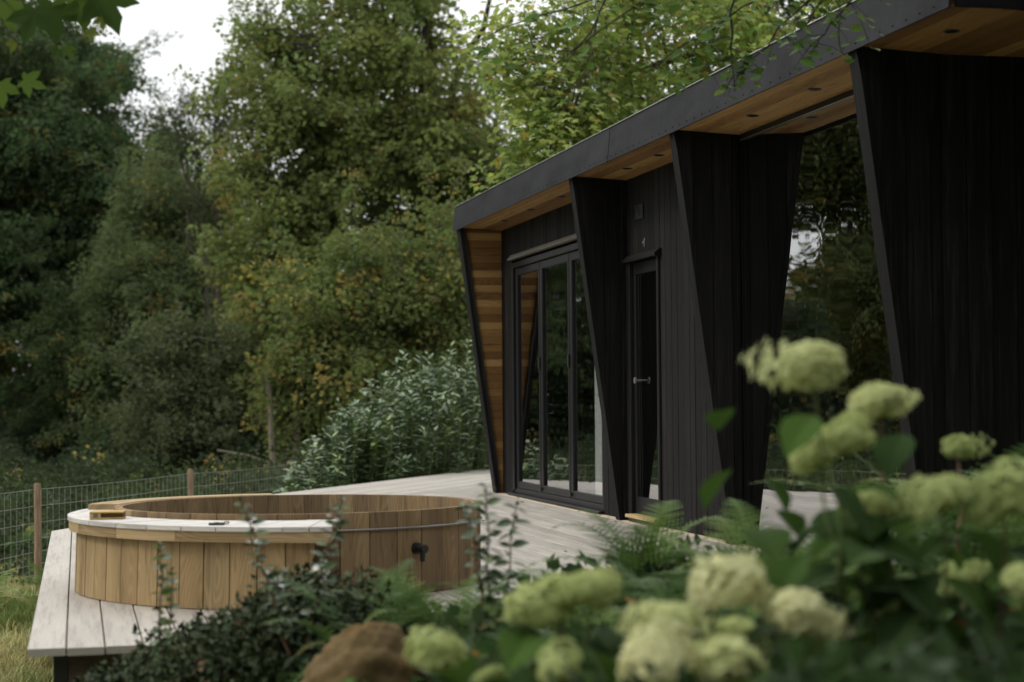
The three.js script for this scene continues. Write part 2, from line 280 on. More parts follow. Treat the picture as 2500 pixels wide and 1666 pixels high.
// ------------------------------------------------------------------ cabin
const cabin = thing('cabin', 'low black charred timber cabin with slanted fins and cedar soffit', 'cabin', [6.4, -0.05, -14.2]);
{
  const R = rng(21), B = 8.45;                    // back wall
  const zFar = -20.02, zIn = -19.9, zEnd = -9.25; // far end fin, its lined face, near end wall
  const soffitY = (x) => lerp(2.776, 2.802, (XW - x) / 0.46), slant = (y) => lerp(4.3, 3.925, y / 2.8);
  // openings: sliding door, single door, large window
  const open = [[-19.42, -15.9, 0, 2.42], [-15.1, -14.21, 0, 2.1], [-12.371, -9.37, 0, 2.75]];
  // wall core behind the boards
  const core = [[XW + 0.022, -0.02, zIn, XW + 0.14, 3, -19.46], [XW + 0.022, 2.44, -19.46, XW + 0.14, 3, -15.88], [XW + 0.022, -0.02, -15.88, XW + 0.14, 3, -15.12], [XW + 0.022, 2.12, -15.12, XW + 0.14, 3, -14.19], [XW + 0.022, -0.02, -14.19, XW + 0.14, 3, -12.34], [XW + 0.022, 2.77, -12.34, XW + 0.14, 3, zEnd - 0.03]];
  const wall = part(cabin, 'wall', boxes(core, 'y', 0.001), BLACK);
  part(cabin, 'wall', boxes([[B, -0.02, zFar + 0.002, B + 0.14, 3, zEnd - 0.02]], 'y', 0.001), CHAR[1]);
  // vertical charred boards on the front wall
  let z = zIn + 0.002;
  while (z < zEnd - 0.14) {
    let wd = 0.118 + R() * 0.05, z1 = z + wd;
    for (const [a, b] of open) { if (z < a - 0.02 && z1 > a - 0.03) z1 = a; if (z < b - 0.001 && z1 > b) z1 = b; }
    for (const f of [-15.24, -15.12, -12.49, -12.37]) if (z < f - 0.004 && z1 > f) z1 = f;
    const mid = (z + z1) / 2, o = open.find(([a, b]) => mid > a && mid < b), inFin = (mid > -15.24 && mid < -15.12) || (mid > -12.49 && mid < -12.37);
    if (!inFin && z1 - z > 0.012) {
      const y0 = o ? o[3] : 0.004, off = R() * 0.004;
      if (y0 < 2.7) part(cabin, 'cladding_board', box(XW - off, y0, z + 0.0025, XW + 0.02, 2.776, z1 - 0.0025, 'y', 0.003, [R() * 8, R() * 5]), CHAR[R() * 3 | 0]);
    }
    z = z1;
  }
  // fins: slanted front edge, boarded faces
  const finBoards = (parent, z0, z1, xEnd, m) => {
    let x = 3.92;
    while (x < xEnd - 0.02) {
      const x1 = Math.min(xEnd, x + 0.135), a = Math.max(x + 0.002, 0), b = x1 - 0.002;
      // region right of the slanted edge
      const yb = (xx) => clamp((4.335 - xx) / (4.335 - 3.96) * 2.8, 0.004, 2.77), top = (xx) => soffitY(clamp(xx, 3.92, XW)) - 0.004;
      const poly = [[a, yb(a)], ...(a < 4.335 && b > 4.335 ? [[4.335, 0.004]] : []), [b, yb(b)], [b, top(b)], [a, top(a)]];
      if (top(b) - yb(b) > 0.03) part(parent, 'fin_board', prismXY(poly, z0, z1, 'y', [R() * 6, R() * 4]), m[R() * 3 | 0]);
      x = x1;
    }
  };
  const edge = (parent, z0, z1, m = CHAR[1]) => {   // board along the slanted edge
    const y1 = 2.797, k = (4.3 - 3.925) / 2.8, poly = [[4.3, 0.003], [4.336, 0.003], [3.925 + 0.037 + k * (2.8 - y1), y1], [3.925 + k * (2.8 - y1), y1]];
    part(parent, 'edge_board', prismXY(poly, z0, z1, 'y', [R() * 5, 0]), m);
  };
  for (const zf of [-15.12, -12.37]) {
    const core = prismXY([[4.33, 0.002], [XW + 0.02, 0.002], [XW + 0.02, 2.772], [3.955, 2.79]], zf - 0.108, zf - 0.02);
    const fin = part(cabin, 'fin', core, CHAR[1], 'black tapering fin, narrow at the deck and wide under the eaves');
    finBoards(fin, zf - 0.019, zf, XW, CHAR);
    edge(fin, zf - 0.122, zf + 0.003);
  }
  { // far end fin, lined with horizontal cedar
    const fin = part(cabin, 'fin', prismXY([[4.33, 0.002], [B, 0.002], [B, 2.99], [XW, 2.99], [XW, 2.772], [3.955, 2.79]], zFar, zIn - 0.02), CHAR[1], 'far end fin lined with cedar planks');
    edge(fin, zFar - 0.01, zIn + 0.034, CHAR[0]);
    const inner = [[4.34, 0.004], [4.36, 0.004], [3.995, 2.775], [3.965, 2.788]];
    part(fin, 'edge_return', prismXY(inner, zIn - 0.018, zIn + 0.03), BLACK);
    const h = 0.0785; let n = 0;
    for (let y = 0.004; y < 2.76; y += h, n++) {
      const y1 = Math.min(y + h - 0.003, 2.773), l = (yy) => slant(yy) + 0.062, poly = [[l(y), y], [XW - 0.002, y], [XW - 0.002, y1], [l(y1), y1 + (y1 > 2.7 ? 0.015 : 0)]];
      part(fin, 'cedar_plank', prismXY(poly, zIn - 0.019, zIn + (R() - 0.5) * 0.003, 'x', [R() * 6, R() * 3]), CEDAR[[4, 1, 3, 2, 1, 4, 0, 2, 3, 0, 1, 3][(n * 5 + (R() * 3 | 0)) % 12]]);
    }
  }
  { // near end wall, facing the camera
    const w = part(cabin, 'end_wall', boxes([[XW, 0, zEnd - 0.12, B, 3, zEnd - 0.021]], 'y', 0.001), CHAR[1], 'black boarded end wall');
    part(w, 'wall_core', prismXY([[4.33, 0.002], [XW - 0.001, 0.002], [XW - 0.001, 2.772], [3.955, 2.79]], zEnd - 0.108, zEnd - 0.021), CHAR[1]);
    finBoards(w, zEnd - 0.02, zEnd, XW, CHAR);
    for (let x = XW + 0.001; x < B; x += 0.142) part(w, 'cladding_board', box(x + 0.002, 0, zEnd - 0.02, x + 0.14, 2.9, zEnd - R() * 0.004, 'y', 0.003, [R() * 6, R() * 4]), CHAR[R() * 3 | 0]);
    edge(w, zEnd - 0.122, zEnd + 0.003);
  }
  // soffit boards by bay, running along the eaves
  const soffit = part(cabin, 'soffit', boxes([[3.96, 2.83, zIn, B, 2.86, -8.2]], 'z', 0.001), BROWN);
  for (const [a, b] of [[zIn + 0.004, -15.245], [-15.116, -12.495], [-12.366, -9.375], [-9.244, -8.16]]) {
    const xs = [3.93, 4.045, 4.16, 4.275, 4.39];
    for (let i = 0; i < 4; i++) {
      const x0 = xs[i] + 0.0012, x1 = xs[i + 1] - 0.0012, y0 = soffitY(x0), y1 = soffitY(x1);
      part(soffit, 'soffit_board', sweep([[x0, y0], [x1, y1], [x1, y1 + 0.018], [x0, y0 + 0.018]], V(0, 0, 0), AX, AY, AZ, a, b, [R() * 7, R() * 4]), CEDAR[(i * 3 + (R() * 5 | 0)) % 5]);
    }
    if (a > -9.3) for (let x = 4.39; x < B; x += 0.116) part(soffit, 'soffit_board', box(x + 0.001, 2.774, a, x + 0.115, 2.792, b, 'z', 0.001, [R() * 7, R() * 4]), CEDAR[R() * 5 | 0]);
  }
  for (const dz of [-18.85, -17.7, -16.52, -14.41, -13.58, -11.56, -10.5, -8.7]) {   // downlights
    const y = soffitY(4.19), ring = new THREE.TorusGeometry(0.037, 0.004, 6, 20); ring.rotateX(Math.PI / 2); ring.translate(4.19, y - 0.002, dz);
    const dl = part(cabin, 'downlight', ring, BLACK);
    const cup = new THREE.CylinderGeometry(0.036, 0.036, 0.003, 20); cup.translate(4.19, y - 0.0005, dz); part(dl, 'lens', cup, std(0.006, 0.006, 0.006, 0.25));
  }
  // roof with metal fascia plates, rivets and drip edge
  part(cabin, 'roof', boxes([[3.935, 2.96, -20.06, B + 0.3, 3.028, -8.14]], 'z', 0.002), BLACK);
  const fy0 = 2.778, fy1 = 3.035, joints = [-20.09, -16.86, -13.95, -11.14, -8.115];
  for (let i = 0; i < 4; i++) {
    const lap = i % 2 ? 0.002 : 0, a = joints[i] + 0.0015, b = joints[i + 1] - 0.0015;
    const prof = [[3.897 - lap, fy0], [3.909 - lap, fy0], [3.932 - lap, fy1], [3.92 - lap, fy1]];
    const plate = part(cabin, 'fascia_plate', sweep(prof, V(0, 0, 0), AX, AY, AZ, a, b, [i * 2.3, i]), PLATE);
    const riv = []; for (let q = a + 0.07; q < b - 0.03; q += 0.155) { const s = new THREE.SphereGeometry(0.0052, 6, 4); s.scale(0.6, 1, 1); s.translate(3.8985 - lap, fy0 + 0.032, q); riv.push(s); }
    const rm = part(plate, 'rivet', mergeGeometries(riv), PLATE); rm.userData.kind = 'stuff';
  }
  part(cabin, 'fascia_plate', boxes([[3.936, fy0 + 0.004, -8.135, B + 0.3, fy1, -8.122]], 'x', 0.001), PLATE, 'metal fascia across the near end of the roof');
  part(cabin, 'fascia_plate', boxes([[3.936, fy0 + 0.004, -20.09, B + 0.3, fy1, -20.075]], 'x', 0.001), PLATE);
  part(cabin, 'drip_edge', boxes([[3.91, fy1 + 0.001, -20.1, 3.95, fy1 + 0.006, -8.1]], 'z', 0.001), DRIP);

  // floor and dark room inside
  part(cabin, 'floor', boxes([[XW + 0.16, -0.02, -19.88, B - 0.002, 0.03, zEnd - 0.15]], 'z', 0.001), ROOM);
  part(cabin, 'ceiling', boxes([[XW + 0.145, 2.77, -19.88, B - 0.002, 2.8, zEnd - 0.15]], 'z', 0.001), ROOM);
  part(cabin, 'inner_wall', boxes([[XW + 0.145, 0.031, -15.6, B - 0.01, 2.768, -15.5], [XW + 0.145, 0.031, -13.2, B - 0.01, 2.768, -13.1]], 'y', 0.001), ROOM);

  // ---- sliding door with three leaves
  const z0 = -19.42, z1 = -15.9, frame = part(cabin, 'sliding_door', box(XW - 0.003, 2.34, z0 + 0.07, XW + 0.118, 2.4, z1 - 0.046, 'z', 0.004), ALU, 'black aluminium sliding door with three glass leaves');
  part(frame, 'jamb', box(XW - 0.005, 0.06, z0, XW + 0.12, 2.4, z0 + 0.07, 'y', 0.004), ALU); part(frame, 'jamb', box(XW - 0.005, 0.06, z1 - 0.045, XW + 0.12, 2.4, z1 - 0.002, 'y', 0.004), ALU);
  part(frame, 'threshold', mergeGeometries([box(XW - 0.05, 0.004, z0 - 0.06, XW + 0.12, 0.03, z1 + 0.005, 'z', 0.004), box(XW + 0.01, 0.0305, z0 + 0.001, XW + 0.118, 0.078, z1 - 0.004, 'z', 0.003)]), ALU);
  const leaves = [[-19.34, -18.28], [-18.28, -17.14], [-17.14, -15.95]];
  leaves.forEach(([a, b], i) => {
    const st = 0.085, xo = XW + 0.018 + i * 0.004, bz = a + 0.003, ez = b - 0.003;
    const leaf = part(frame, 'door_leaf', box(xo, 0.08, bz, xo + 0.06, 2.335, bz + st, 'y', 0.005), ALU);
    part(leaf, 'stile', box(xo, 0.08, ez - st * 0.6, xo + 0.06, 2.335, ez, 'y', 0.005), ALU);
    for (const [ya, yb] of [[0.081, 0.15], [2.26, 2.334]]) part(leaf, 'rail', box(xo + 0.001, ya, bz + st, xo + 0.059, yb, ez - st * 0.6, 'z', 0.004), ALU);
    const gl = new THREE.PlaneGeometry(ez - bz - st * 1.6, 2.11); gl.rotateY(-Math.PI / 2); gl.translate(xo + 0.022, 1.205, (bz + st + ez - st * 0.6) / 2);
    { const q = gl.attributes.position, w = gl.attributes.uv; for (let k = 0; k < q.count; k++) w.setXY(k, q.getZ(k), q.getY(k)); } part(leaf, 'pane', gl, GLASS);
    part(leaf, 'hinge', box(xo - 0.014, 1.28, ez - 0.022, xo - 0.001, 1.4, ez + 0.012, 'y', 0.002), BLACK);
    part(leaf, 'bolt', box(xo - 0.014, 0.1, ez - 0.02, xo - 0.001, 0.13, ez + 0.05, 'y', 0.002), BLACK);
  });
  part(frame, 'head_trim', mergeGeometries([sweep([[XW - 0.055, 2.425], [XW - 0.001, 2.425], [XW - 0.001, 2.478], [XW - 0.014, 2.478]], V(0, 0, 0), AX, AY, AZ, z0 + 0.005, z1 + 0.02, [1, 2])]), std(0.15, 0.142, 0.122, 0.85, { map: silverTex }), 'weathered grey bevelled trim board above the sliding door');
  part(frame, 'lever_handle', boxes([[XW - 0.03, 1.02, -16.0, XW - 0.018, 1.035, -15.9], [XW - 0.03, 1.0, -15.96, XW + 0.015, 1.055, -15.945]], 'z', 0.002), STEEL);
  { // curtain drawn back inside the third leaf
    const n = 60, pos = []; const pt = (i, y) => { const t = i / n; return [XW + 0.15 + 0.02 * Math.sin(t * 38) + 0.004 * y, y, -16.72 + t * 0.36 + 0.01 * Math.sin(y * 2 + t * 9)]; };
    for (let i = 0; i < n; i++) for (const [ya, yb] of [[0.05, 0.8], [0.8, 1.6], [1.6, 2.33]]) { const a = pt(i, ya), b = pt(i + 1, ya), c = pt(i + 1, yb), d = pt(i, yb); pos.push(...a, ...b, ...c, ...a, ...c, ...d); }
    const cur = thing('curtain', 'white curtain drawn back behind the last leaf of the sliding door', 'curtain', [XW + 0.15, 0.05, -16.5]);
    part(cur, 'drape', flat(pos), CURTAIN);
    part(cur, 'curtain_rail', box(XW + 0.14, 2.331, -19.3, XW + 0.17, 2.345, -15.96, 'z', 0.002), ALU);
  }
  // ---- single glazed door
  const d0 = -15.1, d1 = -14.21, dr = part(cabin, 'door', box(XW - 0.022, 0.03, d0, XW + 0.06, 2.09, d0 + 0.1, 'y', 0.006), CHAR[2], 'black glazed single door with projecting head trim');
  part(dr, 'jamb', box(XW - 0.022, 0.03, d1 - 0.052, XW + 0.06, 2.09, d1 - 0.001, 'y', 0.006), CHAR[2]);
  part(dr, 'head_trim', sweep([[XW - 0.06, 2.092], [XW - 0.001, 2.092], [XW - 0.001, 2.15], [XW - 0.018, 2.15], [XW - 0.06, 2.112]], V(0, 0, 0), AX, AY, AZ, d0 + 0.02, d1 + 0.04, [1, 0]), CHAR[2]);
  const lf = part(dr, 'door_leaf', box(XW + 0.012, 0.05, d0 + 0.102, XW + 0.055, 2.088, d0 + 0.15, 'y', 0.004), ALU);
  part(lf, 'stile', box(XW + 0.012, 0.05, d1 - 0.13, XW + 0.055, 2.088, d1 - 0.054, 'y', 0.004), ALU);
  for (const [ya, yb] of [[0.051, 0.2], [1.99, 2.087]]) part(lf, 'rail', box(XW + 0.013, ya, d0 + 0.151, XW + 0.054, yb, d1 - 0.131, 'z', 0.003), ALU);
  const dg = new THREE.PlaneGeometry(d1 - 0.131 - d0 - 0.151, 1.79); dg.rotateY(-Math.PI / 2); dg.translate(XW + 0.028, 1.095, (d1 - 0.131 + d0 + 0.151) / 2); { const q = dg.attributes.position, w = dg.attributes.uv; for (let k = 0; k < q.count; k++) w.setXY(k, q.getZ(k), q.getY(k)); } part(lf, 'pane', dg, GLASS);
  { const k = new THREE.CylinderGeometry(0.026, 0.026, 0.012, 18); k.rotateZ(Math.PI / 2); k.translate(XW - 0.03, 1.135, -14.83); const s = new THREE.CylinderGeometry(0.009, 0.009, 0.06, 10); s.rotateZ(Math.PI / 2); s.translate(XW - 0.003, 1.135, -14.83); part(lf, 'door_knob', mergeGeometries([k, s]), std(0.09, 0.088, 0.082, 0.7)); }
  part(dr, 'threshold', box(XW - 0.075, 0.035, d0 + 0.1, XW + 0.05, 0.062, d1 + 0.01, 'z', 0.004), wood(0.62, 0.45, 0.22), 'pale new pine threshold board');
  part(dr, 'riser', box(XW - 0.05, 0.003, d0 + 0.11, XW + 0.04, 0.034, d1, 'z', 0.002), BLACK);
  // ---- vent and small hook above the door
  { const v = part(cabin, 'vent', boxes([[XW - 0.014, 2.42, -14.86, XW - 0.002, 2.44, -14.625], [XW - 0.014, 2.525, -14.86, XW - 0.002, 2.54, -14.625], [XW - 0.0135, 2.44, -14.86, XW - 0.002, 2.525, -14.842], [XW - 0.0135, 2.44, -14.643, XW - 0.002, 2.525, -14.625], [XW - 0.0135, 2.44, -14.75, XW - 0.002, 2.525, -14.735]], 'z', 0.001), BLACK, 'small louvred vent above the single door');
    for (let i = 0; i < 8; i++) for (const [a, b] of [[-14.841, -14.751], [-14.734, -14.644]]) { const s = box(-0.006, -0.0012, a, 0.006, 0.0012, b, 'z', 0.0004); s.applyMatrix4(new THREE.Matrix4().makeRotationZ(0.7)); s.translate(XW - 0.008, 2.4455 + i * 0.0105, 0); part(v, 'louvre', s, std(0.06, 0.06, 0.055, 0.6)); }
    const h = new THREE.TorusGeometry(0.02, 0.004, 6, 14, 4.2); h.rotateY(Math.PI / 2); h.translate(XW - 0.02, 2.215, -14.6); const pl = box(XW - 0.012, 2.19, -14.612, XW - 0.001, 2.26, -14.588, 'y', 0.002); part(cabin, 'wall_hook', mergeGeometries([h.toNonIndexed(), pl]), STEEL); }
  // ---- large window between the second fin and the end wall
  const wn = part(cabin, 'window', box(XW - 0.004, 2.735, -12.36, XW + 0.05, 2.772, zEnd - 0.125, 'z', 0.003), ALU, 'large frameless looking window that mirrors the trees');
  part(wn, 'sill', box(XW - 0.004, 0.004, -12.36, XW + 0.05, 0.06, zEnd - 0.125, 'z', 0.003), ALU);
  for (const [a, b] of [[-12.366, -12.345], [zEnd - 0.155, zEnd - 0.125]]) part(wn, 'jamb', box(XW + 0.005, 0.061, a, XW + 0.05, 2.734, b, 'y', 0.001), CHAR[1]);
  part(wn, 'bead', boxes([[XW - 0.012, 2.733, -12.33, XW - 0.0045, 2.7365, zEnd - 0.156]], 'z', 0.0005), DRIP);
  const wg = new THREE.PlaneGeometry(-0.157 + zEnd + 12.344, 2.674).rotateY(-Math.PI / 2).translate(XW + 0.004, 1.3975, (-12.344 + zEnd - 0.157) / 2); { const q = wg.attributes.position, w = wg.attributes.uv; for (let k = 0; k < q.count; k++) w.setXY(k, q.getZ(k), q.getY(k)); } part(wn, 'pane', wg, GLASS);
}

// ------------------------------------------------------------------ hot tub
const TC = V(1.19, 0, -10.65);
const ringAt = (c, r, deg, y) => V(c.x + r * Math.cos(deg * RAD), y, c.z + r * Math.sin(deg * RAD));
function sector(c, r0, r1, a0, a1, y0, y1, shift, steps = 3, grain = 'y', flare = 0) { // a piece of ring, wider at the foot by flare
  const pos = [], uv = [], P = (r, a, y) => ringAt(c, r + (y === y0 ? flare : 0), a, y);
  const add = (p, q, s, t, f) => { for (const x of [p, q, s, p, s, t]) { pos.push(x[0].x, x[0].y, x[0].z); uv.push(x[1] + shift[0], x[2] + shift[1]); } };
  for (let i = 0; i < steps; i++) {
    const a = lerp(a0, a1, i / steps), b = lerp(a0, a1, (i + 1) / steps), k = RAD, W = (r, an, y) => [P(r, an, y), grain === 'y' ? y : an * k * r1, grain === 'y' ? an * k * r1 + (r - r0) : y + r];
    add(W(r1, b, y0), W(r1, a, y0), W(r1, a, y1), W(r1, b, y1));
    add(W(r0, a, y0), W(r0, b, y0), W(r0, b, y1), W(r0, a, y1));
    add(W(r0, a, y1), W(r0, b, y1), W(r1, b, y1), W(r1, a, y1));
    add(W(r0, b, y0), W(r0, a, y0), W(r1, a, y0), W(r1, b, y0));
    if (i === 0) add(W(r0, a, y0), W(r0, a, y1), W(r1, a, y1), W(r1, a, y0));
    if (i === steps - 1) add(W(r0, b, y1), W(r0, b, y0), W(r1, b, y0), W(r1, b, y1));
  }
  return flat(pos, uv);
}
{
  const R = rng(31), tub = thing('hot_tub', 'round cedar stave hot tub standing on the deck', 'hot tub', [TC.x, 0, TC.z]);
  for (let k = 0; k < 40; k++) {
    const a = 3.6 + 9 * k, m = RED[R() * 4 | 0];
    const st = part(tub, 'stave', sector(TC, 0.978, 1.0 + R() * 0.002, a + 0.16, a + 8.84, 0.003, 0.43, [R() * 6, R() * 4], 2), m);
    part(st, 'inner_face', sector(TC, 0.955, 0.9775, a + 4.52, a + 13.48, 0.003, 0.4285, [R() * 6, R() * 4], 2), RED[R() * 4 | 0]);
  }
  const hoop = new THREE.TorusGeometry(1.006, 0.0065, 8, 120); hoop.rotateX(Math.PI / 2); hoop.translate(TC.x, 0.342, TC.z); part(tub, 'hoop', hoop, STEEL, 'thin steel hoop round the staves');
  const w = new THREE.CircleGeometry(0.954, 64); w.rotateX(-Math.PI / 2); w.translate(TC.x, 0.2, TC.z); part(tub, 'water', w, phy(0.1, 0.11, 0.1, 0.03, { ior: 1.33 }));
  const v = ringAt(TC, 1.004, 60, 0.235), out = V(Math.cos(60 * RAD), 0, Math.sin(60 * RAD));
  const q = new THREE.Quaternion().setFromUnitVectors(AY, out), cyl = (r0, r1, h, d, dy) => { const c = new THREE.CylinderGeometry(r0, r1, h, 14); c.applyQuaternion(q); c.translate(v.x + out.x * d, v.y + dy, v.z + out.z * d); return c; };
  const elbow = new THREE.CylinderGeometry(0.016, 0.013, 0.06, 10); elbow.translate(v.x + out.x * 0.055, v.y - 0.035, v.z + out.z * 0.055);
  part(tub, 'drain_valve', mergeGeometries([cyl(0.03, 0.03, 0.02, 0.01, 0), cyl(0.018, 0.018, 0.06, 0.04, 0), cyl(0.022, 0.022, 0.014, 0.07, 0), elbow]), BLACK);
  part(tub, 'rear_ledge', mergeGeometries([sector(TC, 1.004, 1.175, 195, 268, 0.395, 0.432, [0, 0], 16, 'x')]), TUB[2], 'pale curved ledge behind the tub rim');
  part(tub, 'rear_ledge_skirt', sector(TC, 1.006, 1.15, 196, 267, 0.003, 0.394, [2, 0], 16), TUB[1]);
}
// ------------------------------------------------------------------ curved bench
{
  const BC = V(1.42, 0, -10.52), R = rng(41), bench = thing('curved_bench', 'curved cedar bench wrapping round the near side of the hot tub', 'bench', [0.6, 0, -9.6]);
  const inner = (deg, y, gap = 0.008) => { // where a ray from the bench centre meets the tub
    const d = V(Math.cos(deg * RAD), 0, Math.sin(deg * RAD)), o = BC.clone().sub(TC); const b = o.dot(d), c = o.lengthSq() - (1.004 + gap) ** 2; const t = -b + Math.sqrt(b * b - c); return V(BC.x + d.x * t, y, BC.z + d.z * t); };
  const hull = (ring0, ring1) => { // closed prism from a lower and an upper ring of points
    const pos = [], uv = [], n = ring0.length, sh = [R() * 6, R() * 4], push = (...ps) => ps.forEach((p) => { pos.push(p.x, p.y, p.z); uv.push(Math.atan2(p.z - BC.z, p.x - BC.x) * 1.45 + sh[0], Math.hypot(p.z - BC.z, p.x - BC.x) + p.y + sh[1]); });
    for (let i = 0; i < n; i++) { const j = (i + 1) % n; push(ring0[i], ring0[j], ring1[j], ring0[i], ring1[j], ring1[i]); }
    for (let i = 1; i < n - 1; i++) { push(ring1[0], ring1[i], ring1[i + 1]); push(ring0[0], ring0[i + 1], ring0[i]); }
    return flat(pos, uv); };
  const cuts = [99.8, 104, 109, 115, 122, 129.5, 138, 147, 158, 170, 182, 194, 205];
  for (let i = 0; i < cuts.length - 1; i++) { // seat planks
    const a = cuts[i] + 0.12, b = cuts[i + 1] - 0.12, st = 5, mk = (y) => { const o = []; for (let k = 0; k <= st; k++) o.push(ringAt(BC, 1.475, lerp(a, b, k / st), y)); for (let k = st; k >= 0; k--) o.push(inner(lerp(a, b, k / st), y)); return o; };
    part(bench, 'seat_plank', hull(mk(0.378), mk(0.4 + R() * 0.0015)), SKYLIT_SEAT[R() * 2 | 0], i ? undefined : 'seat plank at the cut end of the bench');
  }
  const tcuts = [99.9, 115, 131, 147.5, 165, 185, 205];
  for (let i = 0; i < tcuts.length - 1; i++) part(bench, 'edge_trim', sector(BC, 1.445, 1.468, tcuts[i] + 0.06, tcuts[i + 1] - 0.06, 0.326, 0.3775, [R() * 5, R() * 3], 5, 'x'), TUB[[2, 0, 2, 4][i % 4]]);
  part(bench, 'end_rail', hull([inner(99.9, 0.33, 0.012), inner(100.6, 0.33, 0.012), ringAt(BC, 1.444, 100.6, 0.33), ringAt(BC, 1.444, 99.9, 0.33)], [inner(99.9, 0.377, 0.012), inner(100.6, 0.377, 0.012), ringAt(BC, 1.444, 100.6, 0.377), ringAt(BC, 1.444, 99.9, 0.377)]), TUB[0]);
  for (let k = 0; k < 19; k++) { // skirt boards
    const a = 103.2 + k * 5.6; if (a > 202) break;
    part(bench, 'skirt_board', sector(BC, 1.4, 1.424 + R() * 0.003, a + 0.13, a + 5.47, 0.004, 0.372, [R() * 6, R() * 4], 2, 'y', 0.012), TUB[[0, 1, 4, 3, 0, 2, 1][(k * 3 + (R() * 2 | 0)) % 7]]);
  }
  // things on the bench
  const bx = thing('wooden_box', 'small slatted wooden box lying on the curved bench', 'box', [0.15, 0.402, -10.09]);
  const t = (g) => g.applyMatrix4(new THREE.Matrix4().makeRotationY(-0.12)).translate(0.15, 0, -10.09);
  part(bx, 'slab', t(box(-0.085, 0.403, -0.07, 0.085, 0.41, 0.07, 'x', 0.002)), wood(0.6, 0.42, 0.16)); part(bx, 'lid', t(box(-0.085, 0.433, -0.072, 0.085, 0.441, 0.072, 'x', 0.002)), wood(0.6, 0.42, 0.16));
  part(bx, 'end_block', t(box(-0.085, 0.4105, -0.068, -0.03, 0.4325, 0.068, 'z', 0.002)), wood(0.66, 0.5, 0.24)); part(bx, 'core', t(box(-0.029, 0.4105, -0.06, 0.083, 0.4325, 0.06, 'x', 0.001)), wood(0.16, 0.08, 0.03));
  part(bx, 'clasp', t(box(-0.066, 0.412, 0.0685, -0.044, 0.431, 0.071, 'x', 0.001)), STEEL);
  const pk = thing('small_device', 'small flat black device lying on the curved bench', 'remote', [0.655, 0.401, -9.395]);
  part(pk, 'case', box(0.615, 0.402, -9.415, 0.69, 0.412, -9.375, 'x', 0.004), BLACK); part(pk, 'button', box(0.64, 0.4125, -9.402, 0.662, 0.4145, -9.388, 'x', 0.0005), ALU); part(pk, 'loop', new THREE.TorusGeometry(0.012, 0.0025, 6, 14).rotateX(1.1).translate(0.7, 0.411, -9.395), BLACK);
}

// ------------------------------------------------------------------ fence beyond the deck
{
  const R = rng(51), f = thing('wire_fence', 'post and wire stock fence running behind the deck', 'fence', [1.34, -0.9, -23.83]);
  const posts = [[-3.6, -10.1], [-2.0, -14.6], [-0.38, -19.1], [1.34, -23.83], [3.06, -28.6], [4.8, -33.4]], top = [0.3, 0.26, 0.22, 0.17, 0.1, 0.05];
  posts.forEach(([x, z], i) => { const g = tube([V(x, groundY(x, z) - 0.1, z), V(x + 0.005, -0.4, z), V(x, top[i] - 0.006, z), V(x, top[i], z)], [0.037, 0.036, 0.035, 0.03], 12); part(f, 'post', g, std(0.36, 0.25, 0.17, 0.9, { map: barkTex }), i === 2 ? 'round brown fence post nearest the deck corner' : undefined); });
  const wire = std(0.2, 0.215, 0.185, 0.6), at = (s, y) => { const i = clamp(Math.floor(s), 0, posts.length - 2), t = s - i, [a, b] = [posts[i], posts[i + 1]]; return V(lerp(a[0], b[0], t) - 0.03, y + lerp(top[i], top[i + 1], t) - 0.012 * Math.sin(t * Math.PI), lerp(a[1], b[1], t)); };
  const rows = [-0.06, -0.22, -0.38, -0.53, -0.66, -0.78, -0.88];
  for (const y of rows) { const p = []; for (let s = 0; s <= 5.001; s += 0.1) p.push(at(s, y)); part(f, 'wire', tube(p, p.map(() => 0.003), 5), wire); }
  const up = []; for (let s = 0.02; s < 5; s += 0.032) up.push(tube([at(s, rows[0]), at(s + (R() - 0.5) * 0.003, rows[3]), at(s, rows[6])], [0.0022, 0.0022, 0.0022], 4)); const u = part(f, 'stay_wire', mergeGeometries(up), wire); u.userData.kind = 'stuff';
}

// ------------------------------------------------------------------ foliage pieces
// one leaf folded along its midrib: x from stalk to tip, y up
function leaf(len, wid, fold = 0.25, droop = 0.12, n = 1) {
  const pos = [], prof = n === 1 ? [[0, 0], [0.45, 1], [1, 0]] : n === 2 ? [[0, 0], [0.3, 0.9], [0.65, 0.8], [1, 0]] : [[0, 0], [0.14, 0.62], [0.36, 1], [0.62, 0.86], [0.85, 0.4], [1, 0]];
  const P = (t, w, s) => [t * len, (w * fold * wid * 0.5) - droop * len * t * t, s * w * wid * 0.5], C = (t) => [t * len, -droop * len * t * t, 0];
  for (const s of [1, -1]) for (let i = 0; i < prof.length - 1; i++) {
    const [t0, w0] = prof[i], [t1, w1] = prof[i + 1], a = C(t0), b = C(t1), c = P(t1, w1, s), d = P(t0, w0, s);
    const tri = (p, q, r) => pos.push(...(s > 0 ? [...p, ...q, ...r] : [...p, ...r, ...q]));
    if (w0 > 0 && w1 > 0) { tri(a, d, c); tri(a, c, b); } else if (w1 > 0) tri(a, c, b); else tri(a, d, b);
  }
  return flat(pos);
}
